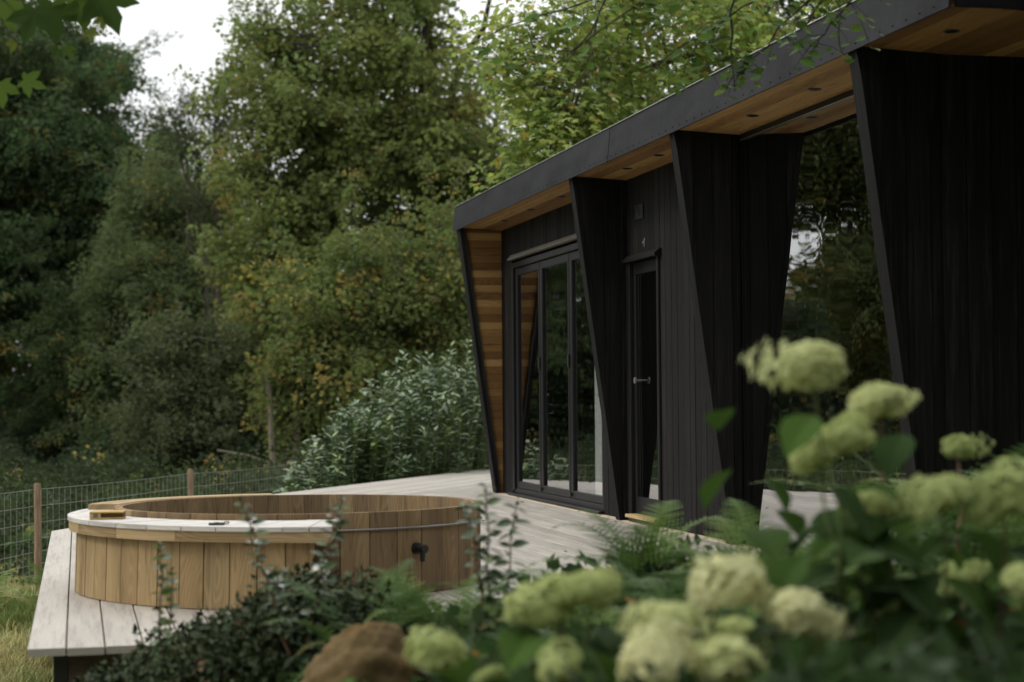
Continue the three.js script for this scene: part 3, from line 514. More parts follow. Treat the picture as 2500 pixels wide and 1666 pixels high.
// five-lobed leaf (sycamore, maple), in the x-z plane, tip along x
function lobed(size, cup = 0.12, R) {
  const o = [], lobes = [[-118, 0.5], [-58, 0.86], [0, 1], [58, 0.86], [118, 0.5]];
  o.push([-0.1, 0]);
  lobes.forEach(([a, r], i) => {
    const q = (da, k) => { const an = (a + da) * RAD; o.push([Math.cos(an) * r * k, Math.sin(an) * r * k]); };
    q(-20, 0.66); q(-9, 0.78); q(0, 1); q(9, 0.78); q(20, 0.66);
    if (i < 4) { const m = (a + lobes[i + 1][0]) / 2 * RAD; o.push([Math.cos(m) * 0.4, Math.sin(m) * 0.4]); }
  });
  const pos = [], P = ([x, z]) => [(x + 0.1) * size * 0.52, -cup * size * (x * x + z * z) * 0.6 + 0.05 * size * Math.abs(z), z * size * 0.52];
  for (let i = 0; i < o.length; i++) pos.push(...P([0, 0]), ...P(o[(i + 1) % o.length]), ...P(o[i]));
  return flat(pos);
}
// a spray of n leaves spread over a flattish dome of radius r
function spray(R, n, len, wid, r, flatness = 0.55, shape) {
  const one = shape || leaf(len, wid), parts = [];
  for (let i = 0; i < n; i++) {
    const a = R() * 6.283, q = Math.sqrt(R()) * r, p = V(Math.cos(a) * q, (R() - 0.45) * r * flatness - q * q / r * 0.35, Math.sin(a) * q);
    const out = V(Math.cos(a) + (R() - 0.5) * 2, -0.2 + (R() - 0.5) * 1.8, Math.sin(a) + (R() - 0.5) * 2), up = V((R() - 0.5) * 2.6, 0.8, (R() - 0.5) * 2.6);
    parts.push(one.clone().applyMatrix4(basis(p, out, up, 0.75 + R() * 0.5)));
  }
  return mergeGeometries(parts);
}
const tint = (R, base, vary, odd, oddShare) => { const c = odd && R() < oddShare ? odd[R() * odd.length | 0] : base, k = 1 + (R() - 0.5) * vary; return lin(c[0] * k * (1 + (R() - 0.5) * 0.25), c[1] * k, c[2] * k * (1 + (R() - 0.5) * 0.3)); };
const LEAF = leafMat(1, 1, 1, 0.97, 0.5), LEAFTHIN = leafMat(1, 1, 1, 0.97, 0.55);
const onShell = (R, k) => { const u = R() * 2 - 1, a = R() * 6.283, s = Math.sqrt(1 - u * u), q = Math.pow(R(), k); return V(s * Math.cos(a) * q, u * q, s * Math.sin(a) * q); };

// a broadleaf tree: trunk, boughs that carry clumps of sprays, gaps between the clumps
function tree(name, label, o) {
  const R = rng(o.seed), base = V(o.at[0], groundY(o.at[0], o.at[1]) - 0.15, o.at[1]), t = thing(name, label, 'tree', [base.x, base.y, base.z], o.group);
  const crowns = o.crowns, topY = o.trunkTop, bark = o.bark || BARK, lean = o.lean || [0, 0];
  const tp = []; for (let i = 0; i <= 8; i++) { const k = i / 8; tp.push(V(base.x + lean[0] * k * k + (R() - 0.5) * 0.18 * k, lerp(base.y, topY, k), base.z + lean[1] * k * k)); }
  part(t, 'trunk', tube(tp, tp.map((_, i) => o.r * (i === 0 ? 1.45 : 1 - 0.085 * i)), 10), bark);
  const list = [], clumps = [];
  for (const [cx, cy, cz, rx, ry, rz, n] of crowns) for (let i = 0; i < n; i++) { const s = onShell(R, o.hollow || 0.4); clumps.push([V(cx + s.x * rx, cy + s.y * ry, cz + s.z * rz), (o.clump || 1) * (0.6 + R() * 0.8)]); }
  const limbs = [], nl = o.limbs || 8;
  for (let i = 0; i < nl; i++) { // main boughs
    const k = lerp(0.3, 0.97, i / nl), from = tp[Math.min(8, Math.floor(k * 8))], c = clumps[R() * clumps.length | 0][0], to = from.clone().lerp(c, 0.85); to.y = Math.max(to.y, from.y + 0.2);
    const b = bough(from, to, o.r * lerp(0.5, 0.25, k) * (o.boughK || 1), 0.03 * (o.boughK || 1), R, 0.2, 8); limbs.push(b); 
  }
  const twigs = limbs.map((b) => [b.geo]);
  for (const [p, r] of clumps) { // a thinner branch out of the nearest bough to every clump
    let best = 1e9, bi = 0, bp = null; limbs.forEach((b, i) => b.pts.forEach((q) => { const d = q.distanceTo(p) + Math.max(0, q.y - p.y) * 1.2; if (d < best) { best = d; bi = i; bp = q; } }));
    if (R() < (o.branchShare ?? 0.8)) twigs[bi].push(bough(bp, p, Math.min(0.05, 0.012 + best * 0.008), 0.008, R, 0.18, 5, 5).geo);
    const m = Math.round((o.sprays || 60) * r * r / ((o.clump || 1) ** 2));
    const warm = R();
    if (!o.plain && R() < 0.55) { // a loose leader beyond the clump
      const C = crowns.reduce((b, c) => (Math.hypot(c[0] - p.x, c[1] - p.y, c[2] - p.z) < Math.hypot(b[0] - p.x, b[1] - p.y, b[2] - p.z) ? c : b)), out = V(p.x - C[0], p.y - C[1], p.z - C[2]).normalize().add(V((R() - 0.5) * 0.7, 0.35, (R() - 0.5) * 0.7)).normalize(), L = r * (1.2 + R() * 1.4), tip = p.clone().addScaledVector(out, L);
      twigs[bi].push(bough(p, tip, 0.012, 0.004, R, 0.12, 5, 4).geo);
      for (let i = 0; i < 6; i++) list.push([pose(p.clone().lerp(tip, 0.4 + 0.12 * i).add(V((R() - 0.5) * 0.2, (R() - 0.5) * 0.2, (R() - 0.5) * 0.2)), R() - 0.5, R() * 6.283, R() - 0.5, 0.4 + R() * 0.35), tint(R, o.color, o.vary || 0.6, o.odd, o.oddShare || 0)]);
    }
    for (let i = 0; i < m; i++) {
      const s = onShell(R, 0.5).multiplyScalar(R() < 0.16 ? 1 + R() * 0.9 : 1), q = V(p.x + s.x * r, p.y + s.y * r * (o.pad || 0.6) - (o.hang || 0) * R() * r, p.z + s.z * r);
      list.push([pose(q, (R() - 0.5) * 1.2, R() * 6.283, (R() - 0.5) * 1.2, 0.7 + R() * 0.6), tint(R, o.color, o.vary || 0.6, o.odd, (o.oddShare || 0) * (warm > 0.6 ? 2.2 : 0.4))]);
    }
  }
  twigs.forEach((g) => part(t, 'bough', mergeGeometries(g), bark));
  copies(t, 'crown', o.geo, o.mat || LEAF, list);
  return t;
}
const R0 = rng(5);
const sprayOak = spray(R0, 24, 0.16, 0.095, 0.36, 1), spraySmall = spray(R0, 24, 0.11, 0.078, 0.3, 1), sprayLime = spray(R0, 24, 0.135, 0.1, 0.33, 1), sprayWillow = spray(R0, 28, 0.14, 0.05, 0.32, 1.2), sprayFar = spray(R0, 26, 0.26, 0.17, 0.75, 1);
const OAK = [0.065, 0.105, 0.038], GREY = [0.115, 0.155, 0.06], LIME = [0.17, 0.21, 0.06], GOLD = [[0.27, 0.235, 0.06], [0.26, 0.2, 0.055], [0.3, 0.265, 0.08]];

tree('oak_tree', 'dark green oak with heavy spreading boughs beyond the fence post nearest the deck', { seed: 101, at: [-2.6, -62], r: 0.42, trunkTop: 8.5, limbs: 12, hollow: 0.55, crowns: [[-2.6, 5.4, -61.5, 5.4, 5.2, 4.5, 110], [-2.3, 10.8, -62, 4.0, 3.6, 3.4, 80], [-1.6, 8, -61.5, 4.3, 2, 3.4, 50], [1.5, 6.9, -61, 2.2, 3.2, 2.0, 52]], clump: 0.95, pad: 0.7, sprays: 36, geo: sprayOak, color: OAK, odd: [[0.12, 0.12, 0.03]], oddShare: 0.06, bark: DARKBARK, group: 'trees of the wood' });
tree('willow_tree', 'narrow grey-green tree between the dark oak and the tall golden tree', { seed: 102, at: [3.6, -56], r: 0.2, trunkTop: 6.5, limbs: 9, crowns: [[3.0, 2.2, -55.5, 2.8, 3.8, 2.2, 84], [2.6, 5.0, -55.5, 2.4, 2.4, 1.6, 44], [1.6, 4.8, -55.8, 1.5, 2.2, 1.3, 20], [3.0, 6.2, -55.5, 1.9, 2.6, 1.5, 36]], clump: 0.7, pad: 0.9, hang: 0.4, sprays: 30, geo: sprayWillow, color: GREY, odd: GOLD, oddShare: 0.03, group: 'trees of the wood' });
tree('sapling_tree', 'thin sparse sapling standing up into the open sky', { seed: 103, at: [3.6, -51], r: 0.07, trunkTop: 9.6, limbs: 10, crowns: [[3.4, 7.4, -50.5, 1.2, 2.4, 0.9, 40]], clump: 0.4, pad: 1, sprays: 3.4, geo: spraySmall, color: [0.06, 0.075, 0.03], branchShare: 1, group: 'trees of the wood' });
tree('lime_tree', 'tall broad tree turning gold, the largest crown in the picture', { seed: 104, at: [8.5, -45.3], r: 0.34, trunkTop: 10.5, limbs: 15, lean: [-0.3, 0], hollow: 0.55, crowns: [[7.3, 8.8, -45.3, 3.8, 4.6, 3.0, 100], [5.4, 5.6, -45.0, 2.7, 3.2, 2.0, 60], [9.8, 4.8, -45.3, 2.4, 3.4, 2.0, 54], [5.0, 2.6, -44, 2.6, 2.4, 1.6, 46], [8.0, 2.6, -44, 2.6, 2.0, 1.6, 36], [4.6, 8.0, -45.5, 1.5, 2.2, 1.4, 12]], clump: 0.68, pad: 0.8, hang: 0.3, sprays: 18, geo: sprayLime, color: LIME, odd: GOLD, oddShare: 0.055, bark: DARKBARK, mat: LEAFTHIN, boughK: 1.7, group: 'trees of the wood' });
const hazel = tree('hazel_tree', 'lower yellowing tree with pale forked trunk behind the laurel', { seed: 105, at: [3.95, -38.2], r: 0.13, trunkTop: 3.2, limbs: 9, lean: [0.6, 0], crowns: [[6.8, 2.6, -37.6, 2.0, 2.2, 1.5, 50], [5.3, 2.9, -38, 1.4, 1.5, 1, 28], [4.3, 1.4, -38, 0.5, 1.6, 0.5, 20], [5.6, 0.9, -37.5, 1.7, 1.1, 1, 24]], clump: 0.5, pad: 0.9, hang: 0.6, sprays: 17, geo: spraySmall, color: [0.13, 0.165, 0.048], odd: GOLD, oddShare: 0.09, group: 'trees of the wood' });
{ const R = rng(1051), pale = std(0.26, 0.23, 0.18, 0.95, { map: barkTex, bumpMap: barkTex, bumpScale: 0.012 }); for (const [a, b, r] of [[[3.85, -1.4, -37.6], [3.6, 1.6, -37.7], 0.085], [[4.1, -1.4, -37.5], [4.25, 1.9, -37.6], 0.1], [[4.2, -1.4, -37.5], [4.9, 1.4, -37.6], 0.07], [[3.95, -0.3, -37.5], [2.6, 0.05, -37.2], 0.03]]) part(hazel, 'stem', bough(V(...a), V(...b), r, r * 0.6, R, 0.06, 8, 9).geo, pale); }
tree('ash_tree', 'dark tree behind the cabin roof, seen through the bright maple', { seed: 106, at: [14, -42], r: 0.3, trunkTop: 9, limbs: 10, crowns: [[13.8, 7.6, -41.5, 4.2, 5.2, 3, 60]], clump: 0.9, sprays: 34, geo: sprayLime, color: [0.06, 0.085, 0.028], bark: DARKBARK, group: 'trees of the wood' });
tree('alder_tree', 'shaded low tree under the boughs of the oak', { seed: 107, at: [1.6, -57], r: 0.14, trunkTop: 4.2, limbs: 8, crowns: [[1.2, 1.5, -56.5, 3.2, 2.4, 1.6, 46], [0.4, 3.2, -57, 1.6, 1.6, 1.3, 14]], clump: 0.85, pad: 0.7, sprays: 34, geo: spraySmall, color: [0.05, 0.078, 0.026], odd: GOLD, oddShare: 0.03, group: 'trees of the wood' });
tree('thorn_tree', 'scrubby thorn tree behind the fence beside the forked trunk', { seed: 108, at: [3.0, -43], r: 0.12, trunkTop: 2.6, limbs: 8, crowns: [[2.7, 0.9, -43, 2.0, 2.0, 1.2, 44]], clump: 0.5, pad: 0.9, hang: 0.5, sprays: 18, geo: spraySmall, color: [0.085, 0.105, 0.045], group: 'trees of the wood' });
tree('oak_tree', 'second oak of the wood edge, seen mirrored in the large window', { seed: 109, at: [-17.2, -50], r: 0.4, trunkTop: 8, limbs: 11, crowns: [[-17.2, 6.2, -50, 4.6, 5.8, 4.4, 72]], clump: 1.1, pad: 0.6, sprays: 40, geo: sprayOak, color: OAK, odd: [[0.12, 0.12, 0.03]], oddShare: 0.06, bark: DARKBARK, group: 'trees of the wood' });
tree('birch_tree', 'birch of the wood edge, seen mirrored beside the sky gap', { seed: 110, at: [-7.6, -36], r: 0.16, trunkTop: 7, limbs: 9, crowns: [[-7.8, 4.2, -36, 2.3, 4.2, 2.2, 56], [-5.4, 6.4, -36, 2.0, 1.0, 1.5, 34]], clump: 0.8, pad: 0.8, sprays: 60, geo: spraySmall, color: [0.085, 0.105, 0.03], odd: GOLD, oddShare: 0.1, group: 'trees of the wood' });
{ // the wood behind, one mass of leaves
  const R = rng(120), list = [], w = new THREE.Group(); w.name = 'woodland'; scene.add(w); w.userData = { label: 'dense dark woodland closing the view behind the nearer trees', category: 'woodland', kind: 'stuff' }; origin.set(w, V(0, 0, 0));
  for (let i = 0; i < 15000; i++) { const x = -40 + R() * 84, z = -66 - R() * 16, h = 4.6 + 1.6 * Math.sin(x * 0.5) + 1.2 * Math.sin(x * 1.3 + 2) + (x < -6 ? 2.5 : 0) + (x > 8 ? 2.5 : 0) - 1.2 * sstep(-24, -22, x) * (1 - sstep(-17, -15, x)); list.push([pose(V(x, -1.8 + Math.pow(R(), 0.8) * h, z), (R() - 0.5) * 0.9, R() * 6.28, (R() - 0.5) * 0.9, 0.8 + R() * 0.6), tint(R, [0.035, 0.052, 0.02], 0.7, GOLD, 0.02)]); }
  copies(w, 'foliage', sprayFar, LEAF, list);
}
{ // low brush along the foot of the wood
  const R = rng(121), list = [], w = new THREE.Group(); w.name = 'undergrowth'; scene.add(w); w.userData = { label: 'dark brambles and brush along the foot of the wood beyond the fence', category: 'undergrowth', kind: 'stuff' }; origin.set(w, V(0, 0, 0));
  for (let i = 0; i < 7000; i++) { const x = -14 + R() * 30, z = -34 - R() * 26; if (Math.abs(x - 3.7) < 0.9 && z > -38.5) continue; const h = 0.7 + 0.6 * Math.sin(x * 1.1 + z * 0.4) + 0.4 * Math.sin(x * 2.3); list.push([pose(V(x, groundY(x, z) + R() * Math.max(0.3, h), z), (R() - 0.5) * 0.8, R() * 6.28, (R() - 0.5) * 0.8, 0.7 + R() * 0.7), tint(R, [0.03, 0.046, 0.018], 0.7, GOLD, 0.02)]); }
  for (let i = 0; i < 3600; i++) { const z = -19.5 - R() * 16, xf = -0.38 + (-z - 19.1) * 0.363, x = xf - 0.35 - R() * 9, h = 0.35 + 0.25 * Math.sin(x * 1.7 + z * 0.9) + 0.2 * Math.sin(x * 3.1 - z) + clamp(-z - 24, 0, 10) * 0.06; list.push([pose(V(x, groundY(x, z) + R() * Math.max(0.12, h), z), (R() - 0.5), R() * 6.28, (R() - 0.5), 0.5 + R() * 0.5), tint(R, [0.045, 0.065, 0.024], 0.8, GOLD, 0.03)]); }
  copies(w, 'foliage', spraySmall, LEAF, list);
}
// ------------------------------------------------------------------ bright maple behind the cabin
{
  const R = rng(130), t = thing('maple_tree', 'bright lime green maple rising behind the cabin roof', 'tree', [8.6, -1, -24.2]);
  const trunk = bough(V(8.6, -1.1, -24.2), V(8.3, 6.5, -24), 0.2, 0.09, R, 0.05, 9, 10); part(t, 'trunk', trunk.geo, BARK);
  const one = lobed(0.15, 0.14), clumps = [], list = [], hits = [];
  for (let i = 0; i < 120; i++) { const s = onShell(R, 0.35); clumps.push(V(8.0 + s.x * 3.2, 5.2 + s.y * 3.2, -23.6 + s.z * 1.7)); }
  for (let i = 0; i < 20; i++) clumps.push(V(5.1 + R() * 1.0, 3.1 + R() * 2.0, -23.2 + R() * 0.8));
  for (let i = 0; i < 46; i++) clumps.push(V(5.3 + R() * 4.6, 3.3 + R() * 3.0, -23.6 + R() * 1.2));
  const limbs = []; for (let i = 0; i < 11; i++) { const f = trunk.pts[3 + (i % 6)], c = clumps[R() * clumps.length | 0]; const b = bough(f, c, 0.06, 0.012, R, 0.15, 7); limbs.push(b); }
  const tw = limbs.map((b) => [b.geo]);
  for (const p of clumps) {
    let best = 1e9, bi = 0, bp; limbs.forEach((b, i) => b.pts.forEach((q) => { const d = q.distanceTo(p); if (d < best) { best = d; bi = i; bp = q; } })); tw[bi].push(bough(bp, p, 0.014, 0.004, R, 0.2, 5, 5).geo);
    const n = 118, warm = R();
    for (let k = 0; k < n; k++) { const s = onShell(R, 0.5), q = V(p.x + s.x * 0.55, p.y + s.y * 0.42, p.z + s.z * 0.5), m = basis(q, V(s.x + (R() - 0.5), -0.35 + (R() - 0.5) * 0.8, s.z + (R() - 0.5)), V((R() - 0.5) * 1.2, 1, 0.25 + (R() - 0.5) * 1.2), 0.7 + R() * 0.55); list.push([m, tint(R, warm > 0.4 ? [0.27, 0.34, 0.075] : [0.19, 0.26, 0.06], 0.5, [[0.36, 0.3, 0.05], [0.3, 0.2, 0.04]], 0.05), q]); }
  }
  tw.forEach((g) => part(t, 'bough', mergeGeometries(g), BARK));
  // the leaves nearest to the viewer, above the roof, are pieces of their own
  const seen = list.filter(([, , q]) => q.y > 3.3 && q.y < 6.6).sort((a, b) => b[2].z - 0.25 * b[2].x - (a[2].z - 0.25 * a[2].x)).slice(0, 280), own = new Set(seen);
  const mats = [leafMat(0.27, 0.34, 0.075, 0.96, 0.5), leafMat(0.2, 0.28, 0.06, 0.96, 0.5), leafMat(0.32, 0.37, 0.09, 0.96, 0.5), leafMat(0.36, 0.3, 0.05, 0.9, 0.45)];
  seen.forEach(([m], i) => placed(t, 'leaf', one, mats[i % 23 === 0 ? 3 : i % 3], m));
  copies(t, 'crown', one, LEAFTHIN, list.filter((e) => !own.has(e)));
}
// ------------------------------------------------------------------ laurel behind the deck
{
  const R = rng(140), t = thing('laurel_shrub', 'glossy dark laurel shrub growing behind the back edge of the deck', 'shrub', [4.8, -1, -26.6]);
  const one = leaf(0.125, 0.046, 0.3, 0.15, 2), GL = [std(0.1, 0.15, 0.07, 0.36), std(0.13, 0.18, 0.09, 0.36), std(0.075, 0.12, 0.055, 0.38), std(0.18, 0.25, 0.08, 0.42)], LAUREL = std(1, 1, 1, 0.34), list = [];
  const lobes = [[5.5, 1.75, -27.5, 0.95], [4.75, 1.5, -26.6, 0.95], [4.1, 1.15, -25.8, 0.85], [3.5, 0.75, -25.2, 0.8], [6.2, 1.7, -28.2, 0.9], [3.0, 0.2, -24.6, 0.6]];
  lobes.forEach(([cx, cy, cz, rr], li) => {
    for (let i = 0; i < (rr > 0.7 ? 74 : 40); i++) { // upright shoots with leaves in whorls
      const a = R() * 6.283, q = Math.sqrt(R()) * rr, bx = cx + Math.cos(a) * q * 0.8, bz = cz + Math.sin(a) * q * 0.8, by = -0.95, top = cy - (q / rr) ** 2 * 0.75 + (R() - 0.5) * 0.45, tx = bx + Math.cos(a) * q * 0.35, tz = bz + Math.sin(a) * q * 0.35;
      const g = bough(V(bx, by, bz), V(tx, top, tz), 0.012, 0.005, R, 0.06, 6, 5);
      part(t, 'shoot', g.geo, STEM);
      const n = 40 + (R() * 16 | 0), young = R() < 0.12;
      for (let k = 0; k < n; k++) { const f = lerp(0.3, 1, Math.pow(k / n, 0.8)), u = f * 5, j = Math.min(4, Math.floor(u)), p = g.pts[j].clone().lerp(g.pts[j + 1], u - j), an = k * 2.4 + R() * 0.5, up = f > 0.93 ? 1.3 : 0.55; list.push([basis(p, V(Math.cos(an), up * (R() * 1.3 - 0.2), Math.sin(an)), V(-Math.cos(an) * 0.4 + (R() - 0.5), 1, -Math.sin(an) * 0.4 + (R() - 0.5)), 0.75 + R() * 0.5), young && f > 0.8 ? lin(0.15, 0.21, 0.06) : tint(R, [0.1, 0.15, 0.07], 0.5), p]); }
    }
  });
  const face = (q) => q.z * 0.87 + q.x * -0.5 + q.y * 0.55, seen = list.slice().sort((a, b) => face(b[2]) - face(a[2])).slice(0, 290), own = new Set(seen);
  seen.forEach(([m], i) => placed(t, 'leaf', one, GL[i % 4 === 3 && i % 8 !== 3 ? 3 : i % 3], m));
  copies(t, 'foliage', one, LAUREL, list.filter((e) => !own.has(e)));
}
// ------------------------------------------------------------------ rough grass and bracken left of the deck
{
  const R = rng(150), blades = []; for (let i = 0; i < 16; i++) { const a = R() * 6.28, h = 0.07 + R() * 0.09, w = 0.004, p = V((R() - 0.5) * 0.09, 0, (R() - 0.5) * 0.09), l = V(Math.cos(a) * h * (0.5 + R() * 0.7), h, Math.sin(a) * h * (0.5 + R() * 0.7)), s = V(-Math.sin(a) * w, 0, Math.cos(a) * w), m = p.clone().addScaledVector(l, 0.55).add(V(0, h * 0.15, 0)), e = p.clone().add(l); blades.push(...[p.clone().sub(s), p.clone().add(s), m.clone().add(s), p.clone().sub(s), m.clone().add(s), m.clone().sub(s), m.clone().sub(s), m.clone().add(s), e].flatMap((q) => [q.x, q.y, q.z])); }
  const g = flat(blades), list = [], o = new THREE.Group(); o.name = 'grass'; o.userData = { label: 'straw coloured rough grass sloping beside the deck', category: 'grass', kind: 'stuff' }; scene.add(o); origin.set(o, V(0, 0, 0));
  for (let i = 0; i < 16000; i++) { const z = -7 - R() * 17, x = -0.12 - R() * 3.2 - (R() < 0.2 ? R() * 8 : 0) + clamp(-z - 15.4, 0, 20) * 0.4; const dry = sstep(0.3, 0.6, 0.5 + 0.3 * Math.sin(x * 1.9 + z * 0.8) + 0.3 * Math.sin(z * 1.3 + x) + (R() - 0.5) * 0.6) * sstep(-8.5, -12, z); list.push([pose(V(x, groundY(x, z) - 0.01, z), 0, R() * 6.28, 0, 0.35 + R() * 0.6), tint(R, [lerp(0.13, 0.36, dry), lerp(0.17, 0.34, dry), lerp(0.045, 0.15, dry)], 0.5)]); }
  copies(o, 'blades', g, leafMat(1, 1, 1, 0.95, 0.3), list);
}
// fern: fronds of toothed leaflets on an arching midrib
function frondGeo(R, L, arch, pairs = 22, wide = 0.2) {
  const pos = [], pts = []; let p = V(0, 0, 0), an = 1.15 + R() * 0.2; const N = 40;
  for (let i = 0; i <= N; i++) { pts.push([p.clone(), an]); p.add(V(Math.cos(an) * L / N, Math.sin(an) * L / N, 0)); an -= arch / N * (0.5 + i / N); }
  const at = (t) => { const u = clamp(t, 0, 1) * N, j = Math.min(N - 1, Math.floor(u)), a = pts[j], b = pts[j + 1]; return [a[0].clone().lerp(b[0], u - j), lerp(a[1], b[1], u - j)]; };
  const tri = (...q) => q.forEach((v) => pos.push(v.x, v.y, v.z));
  for (let i = 0; i < N; i += 2) { const [a, q] = pts[i], [b] = pts[i + 2], w = 0.0035 * (1 - i / N * 0.7), up = V(-Math.sin(q), Math.cos(q), 0).multiplyScalar(w), s = V(0, 0, w); tri(a.clone().sub(s), a.clone().add(s), b.clone().add(s)); tri(a.clone().sub(s), b.clone().add(s), b.clone().sub(s)); tri(a.clone().sub(up), a.clone().add(up), b.clone().add(up)); }
  for (let k = 0; k < pairs; k++) {
    const t = 0.16 + 0.83 * k / pairs, [c, q] = at(t), len = wide * L * Math.pow(Math.sin(Math.min(1, (1.03 - t) * 1.25) * Math.PI / 2), 1.1) * (t < 0.3 ? 0.55 + 1.5 * (t - 0.0) : 1), T = V(Math.cos(q), Math.sin(q), 0), U = V(-Math.sin(q), Math.cos(q), 0);
    for (const s of [1, -1]) {
      const d = V(0, 0, s).addScaledVector(T, 0.42).addScaledVector(U, 0.12 - 0.25 * R()).normalize(), n = 6, w = L / pairs * 0.5;
      for (let j = 0; j < n; j++) { const f0 = j / n, f1 = (j + 1) / n, a = c.clone().addScaledVector(d, len * f0), b = c.clone().addScaledVector(d, len * f1), m = a.clone().lerp(b, 0.75), ww = w * (1 - f0) * 1.05 + 0.001; tri(a, b, m.clone().addScaledVector(T, ww)); tri(a, m.clone().addScaledVector(T, -ww), b); }
    }
  }
  return flat(pos);
}
const RF = rng(160), FROND = [0, 1, 2, 3].map((i) => frondGeo(RF, 0.62, [1.5, 2.1, 1.2, 1.8][i], 22, [0.2, 0.18, 0.22, 0.19][i]));
const FERNMAT = [leafMat(0.1, 0.165, 0.04, 0.9, 0.4), leafMat(0.07, 0.125, 0.035, 0.9, 0.4), leafMat(0.14, 0.2, 0.05, 0.9, 0.4), leafMat(0.17, 0.17, 0.05, 0.9, 0.4)];
function fern(label, [x, y, z], fronds, seed, size = 1, mats = [0, 1, 0, 2], name = 'fern', group) {
  y = groundY(x, z) - 0.02 + y; const R = rng(seed), t = thing(name, label, 'fern', [x, y, z], group);
  for (let i = 0; i < fronds; i++) placed(t, 'frond', FROND[R() * 4 | 0], FERNMAT[mats[i % mats.length]], pose(V(x, y, z), 0, i / fronds * 6.283 + R() * 0.6, (R() - 0.5) * 0.35 - 0.1, size * (0.7 + R() * 0.45)));
  return t;
}
fern('pale bracken clump on the meadow below the fence post', [-0.75, 0, -16.2], 14, 161, 1.0, [2, 2, 0, 3], 'bracken');
fern('bracken by the foot of the near fence post', [-0.25, 0, -17.9], 12, 162, 0.9, [0, 1, 2, 0], 'bracken');
fern('darker bracken beyond the wire fence', [-0.6, 0, -22.5], 13, 163, 1.3, [1, 1, 0, 1], 'bracken');
fern('fern rising between the tub and the leafy upright stem', [1.28, 0.02, -6.75], 14, 164, 1.15, [1, 0, 0, 2]);
fern('low fern in front of the tub drain valve', [0.98, 0.04, -6.6], 12, 165, 0.95, [1, 1, 0, 3]);
fern('dark fern arching over the deck below the single door', [2.02, 0.04, -6.8], 15, 166, 0.92, [1, 1, 0, 1]);
fern('blurred fern with one upright pale frond in front of the deck', [1.36, 0.06, -5.35], 9, 167, 1.0, [0, 2, 0, 1]);
fern('bright fern before the foot of the second fin', [2.1, 0.03, -5.75], 14, 168, 1.15, [0, 2, 0, 2]);
fern('fern in front of the large window mirror', [2.55, 0.03, -6.0], 14, 169, 1.2, [1, 0, 2, 1]);
fern('fern against the black end wall', [3.05, 0.1, -6.3], 14, 170, 1.45, [1, 0, 1, 2]);
fern('small fern leaning on the ochre boulder', [1.08, 0.0, -6.15], 12, 173, 0.85, [0, 1, 0, 3]);
fern('small dark fern in front of the leafy upright stem', [1.52, 0.0, -6.2], 12, 174, 0.85, [1, 0, 1, 0]);
fern('fern behind the cream hydrangea heads', [1.7, 0.02, -5.2], 13, 171, 1.05, [1, 0, 1, 1]);
fern('fern at the picture edge in front of the end wall', [2.6, 0.08, -5.2], 13, 172, 1.2, [1, 0, 2, 1]);

// ------------------------------------------------------------------ shrubs and shoots before the tub
{
  const R = rng(180), t = thing('box_leaved_shrub', 'dark small-leaved shrub spreading along the front edge of the deck', 'shrub', [0.5, -0.3, -7]);
  const g = spray(R, 26, 0.026, 0.014, 0.075, 0.9), list = [], blobs = [];
  for (let i = 0; i < 26; i++) { const x = -0.05 + R() * 1.05, k = sstep(-0.1, 0.9, x); blobs.push([x, -0.2 + k * 0.34 + (R() - 0.5) * 0.1, -7.25 + R() * 0.75 - k * 0.25, 0.12 + R() * 0.08]); }
  for (const [x, y, z, r] of blobs) {
    part(t, 'stem', bough(V(lerp(x, 0.5, 0.4), -0.45, z + 0.1), V(x, y, z), 0.008, 0.003, R, 0.15, 5, 5).geo, TWIG);
    for (let i = 0; i < 120; i++) { const s = onShell(R, 0.45); list.push([pose(V(x + s.x * r * 1.2, y + s.y * r, z + s.z * r), (R() - 0.5) * 1.2, R() * 6.28, (R() - 0.5) * 1.2, 0.7 + R() * 0.6), tint(R, [0.032, 0.048, 0.018], 0.8, [[0.1, 0.055, 0.025], [0.07, 0.085, 0.03]], 0.1)]); }
  }
  copies(t, 'foliage', g, phy(1, 1, 1, 0.6, { specularIntensity: 0.35 }), list);
}
{ // lower filling of the bed
  const R = rng(185), t = new THREE.Group(); t.name = 'ground_cover'; scene.add(t); t.userData = { label: 'dark leafy ground cover filling the planting bed', category: 'ground cover', kind: 'stuff' }; origin.set(t, V(0, 0, 0));
  const g = spray(R, 16, 0.075, 0.048, 0.14, 0.9), list = [];
  for (let i = 0; i < 4000; i++) { const z = -7.2 + R() * 4.7, x = -0.02 - 0.14 * z + R() * (0.9 - 0.4 * z) - 0.1; if (x < 1.05 && z > -6.2 && z < -4.6) continue; const y0 = groundY(x, z), top = Math.max(y0 + 0.1, (0.77 + 0.09 * z) * sstep(0.5, 1.3, x) + (1 - sstep(0.5, 1.3, x)) * 0.1); list.push([pose(V(x, lerp(y0, top, R()), z), (R() - 0.5) * 1.4, R() * 6.28, (R() - 0.5) * 1.4, 0.7 + R() * 0.6), tint(R, [0.035, 0.062, 0.02], 0.7, [[0.2, 0.14, 0.04], [0.14, 0.08, 0.03]], 0.04)]); }
  copies(t, 'foliage', g, LEAF, list);
}
const RS = rng(190), SMALL = leaf(0.047, 0.027, 0.3, 0.15, 2), ROUND = leaf(0.04, 0.034, 0.2, 0.15, 3), PETAL = (() => { const p = []; for (let i = 0; i < 5; i++) p.push(leaf(0.009, 0.007, 0.3, -0.3, 2).applyMatrix4(new THREE.Matrix4().makeRotationY(i * 1.2566))); return mergeGeometries(p); })();
const SHOOTMAT = [std(0.045, 0.08, 0.025, 0.42), std(0.08, 0.125, 0.038, 0.45), leafMat(0.09, 0.14, 0.035, 0.9, 0.35)], WHITE = std(0.75, 0.73, 0.72, 0.8);
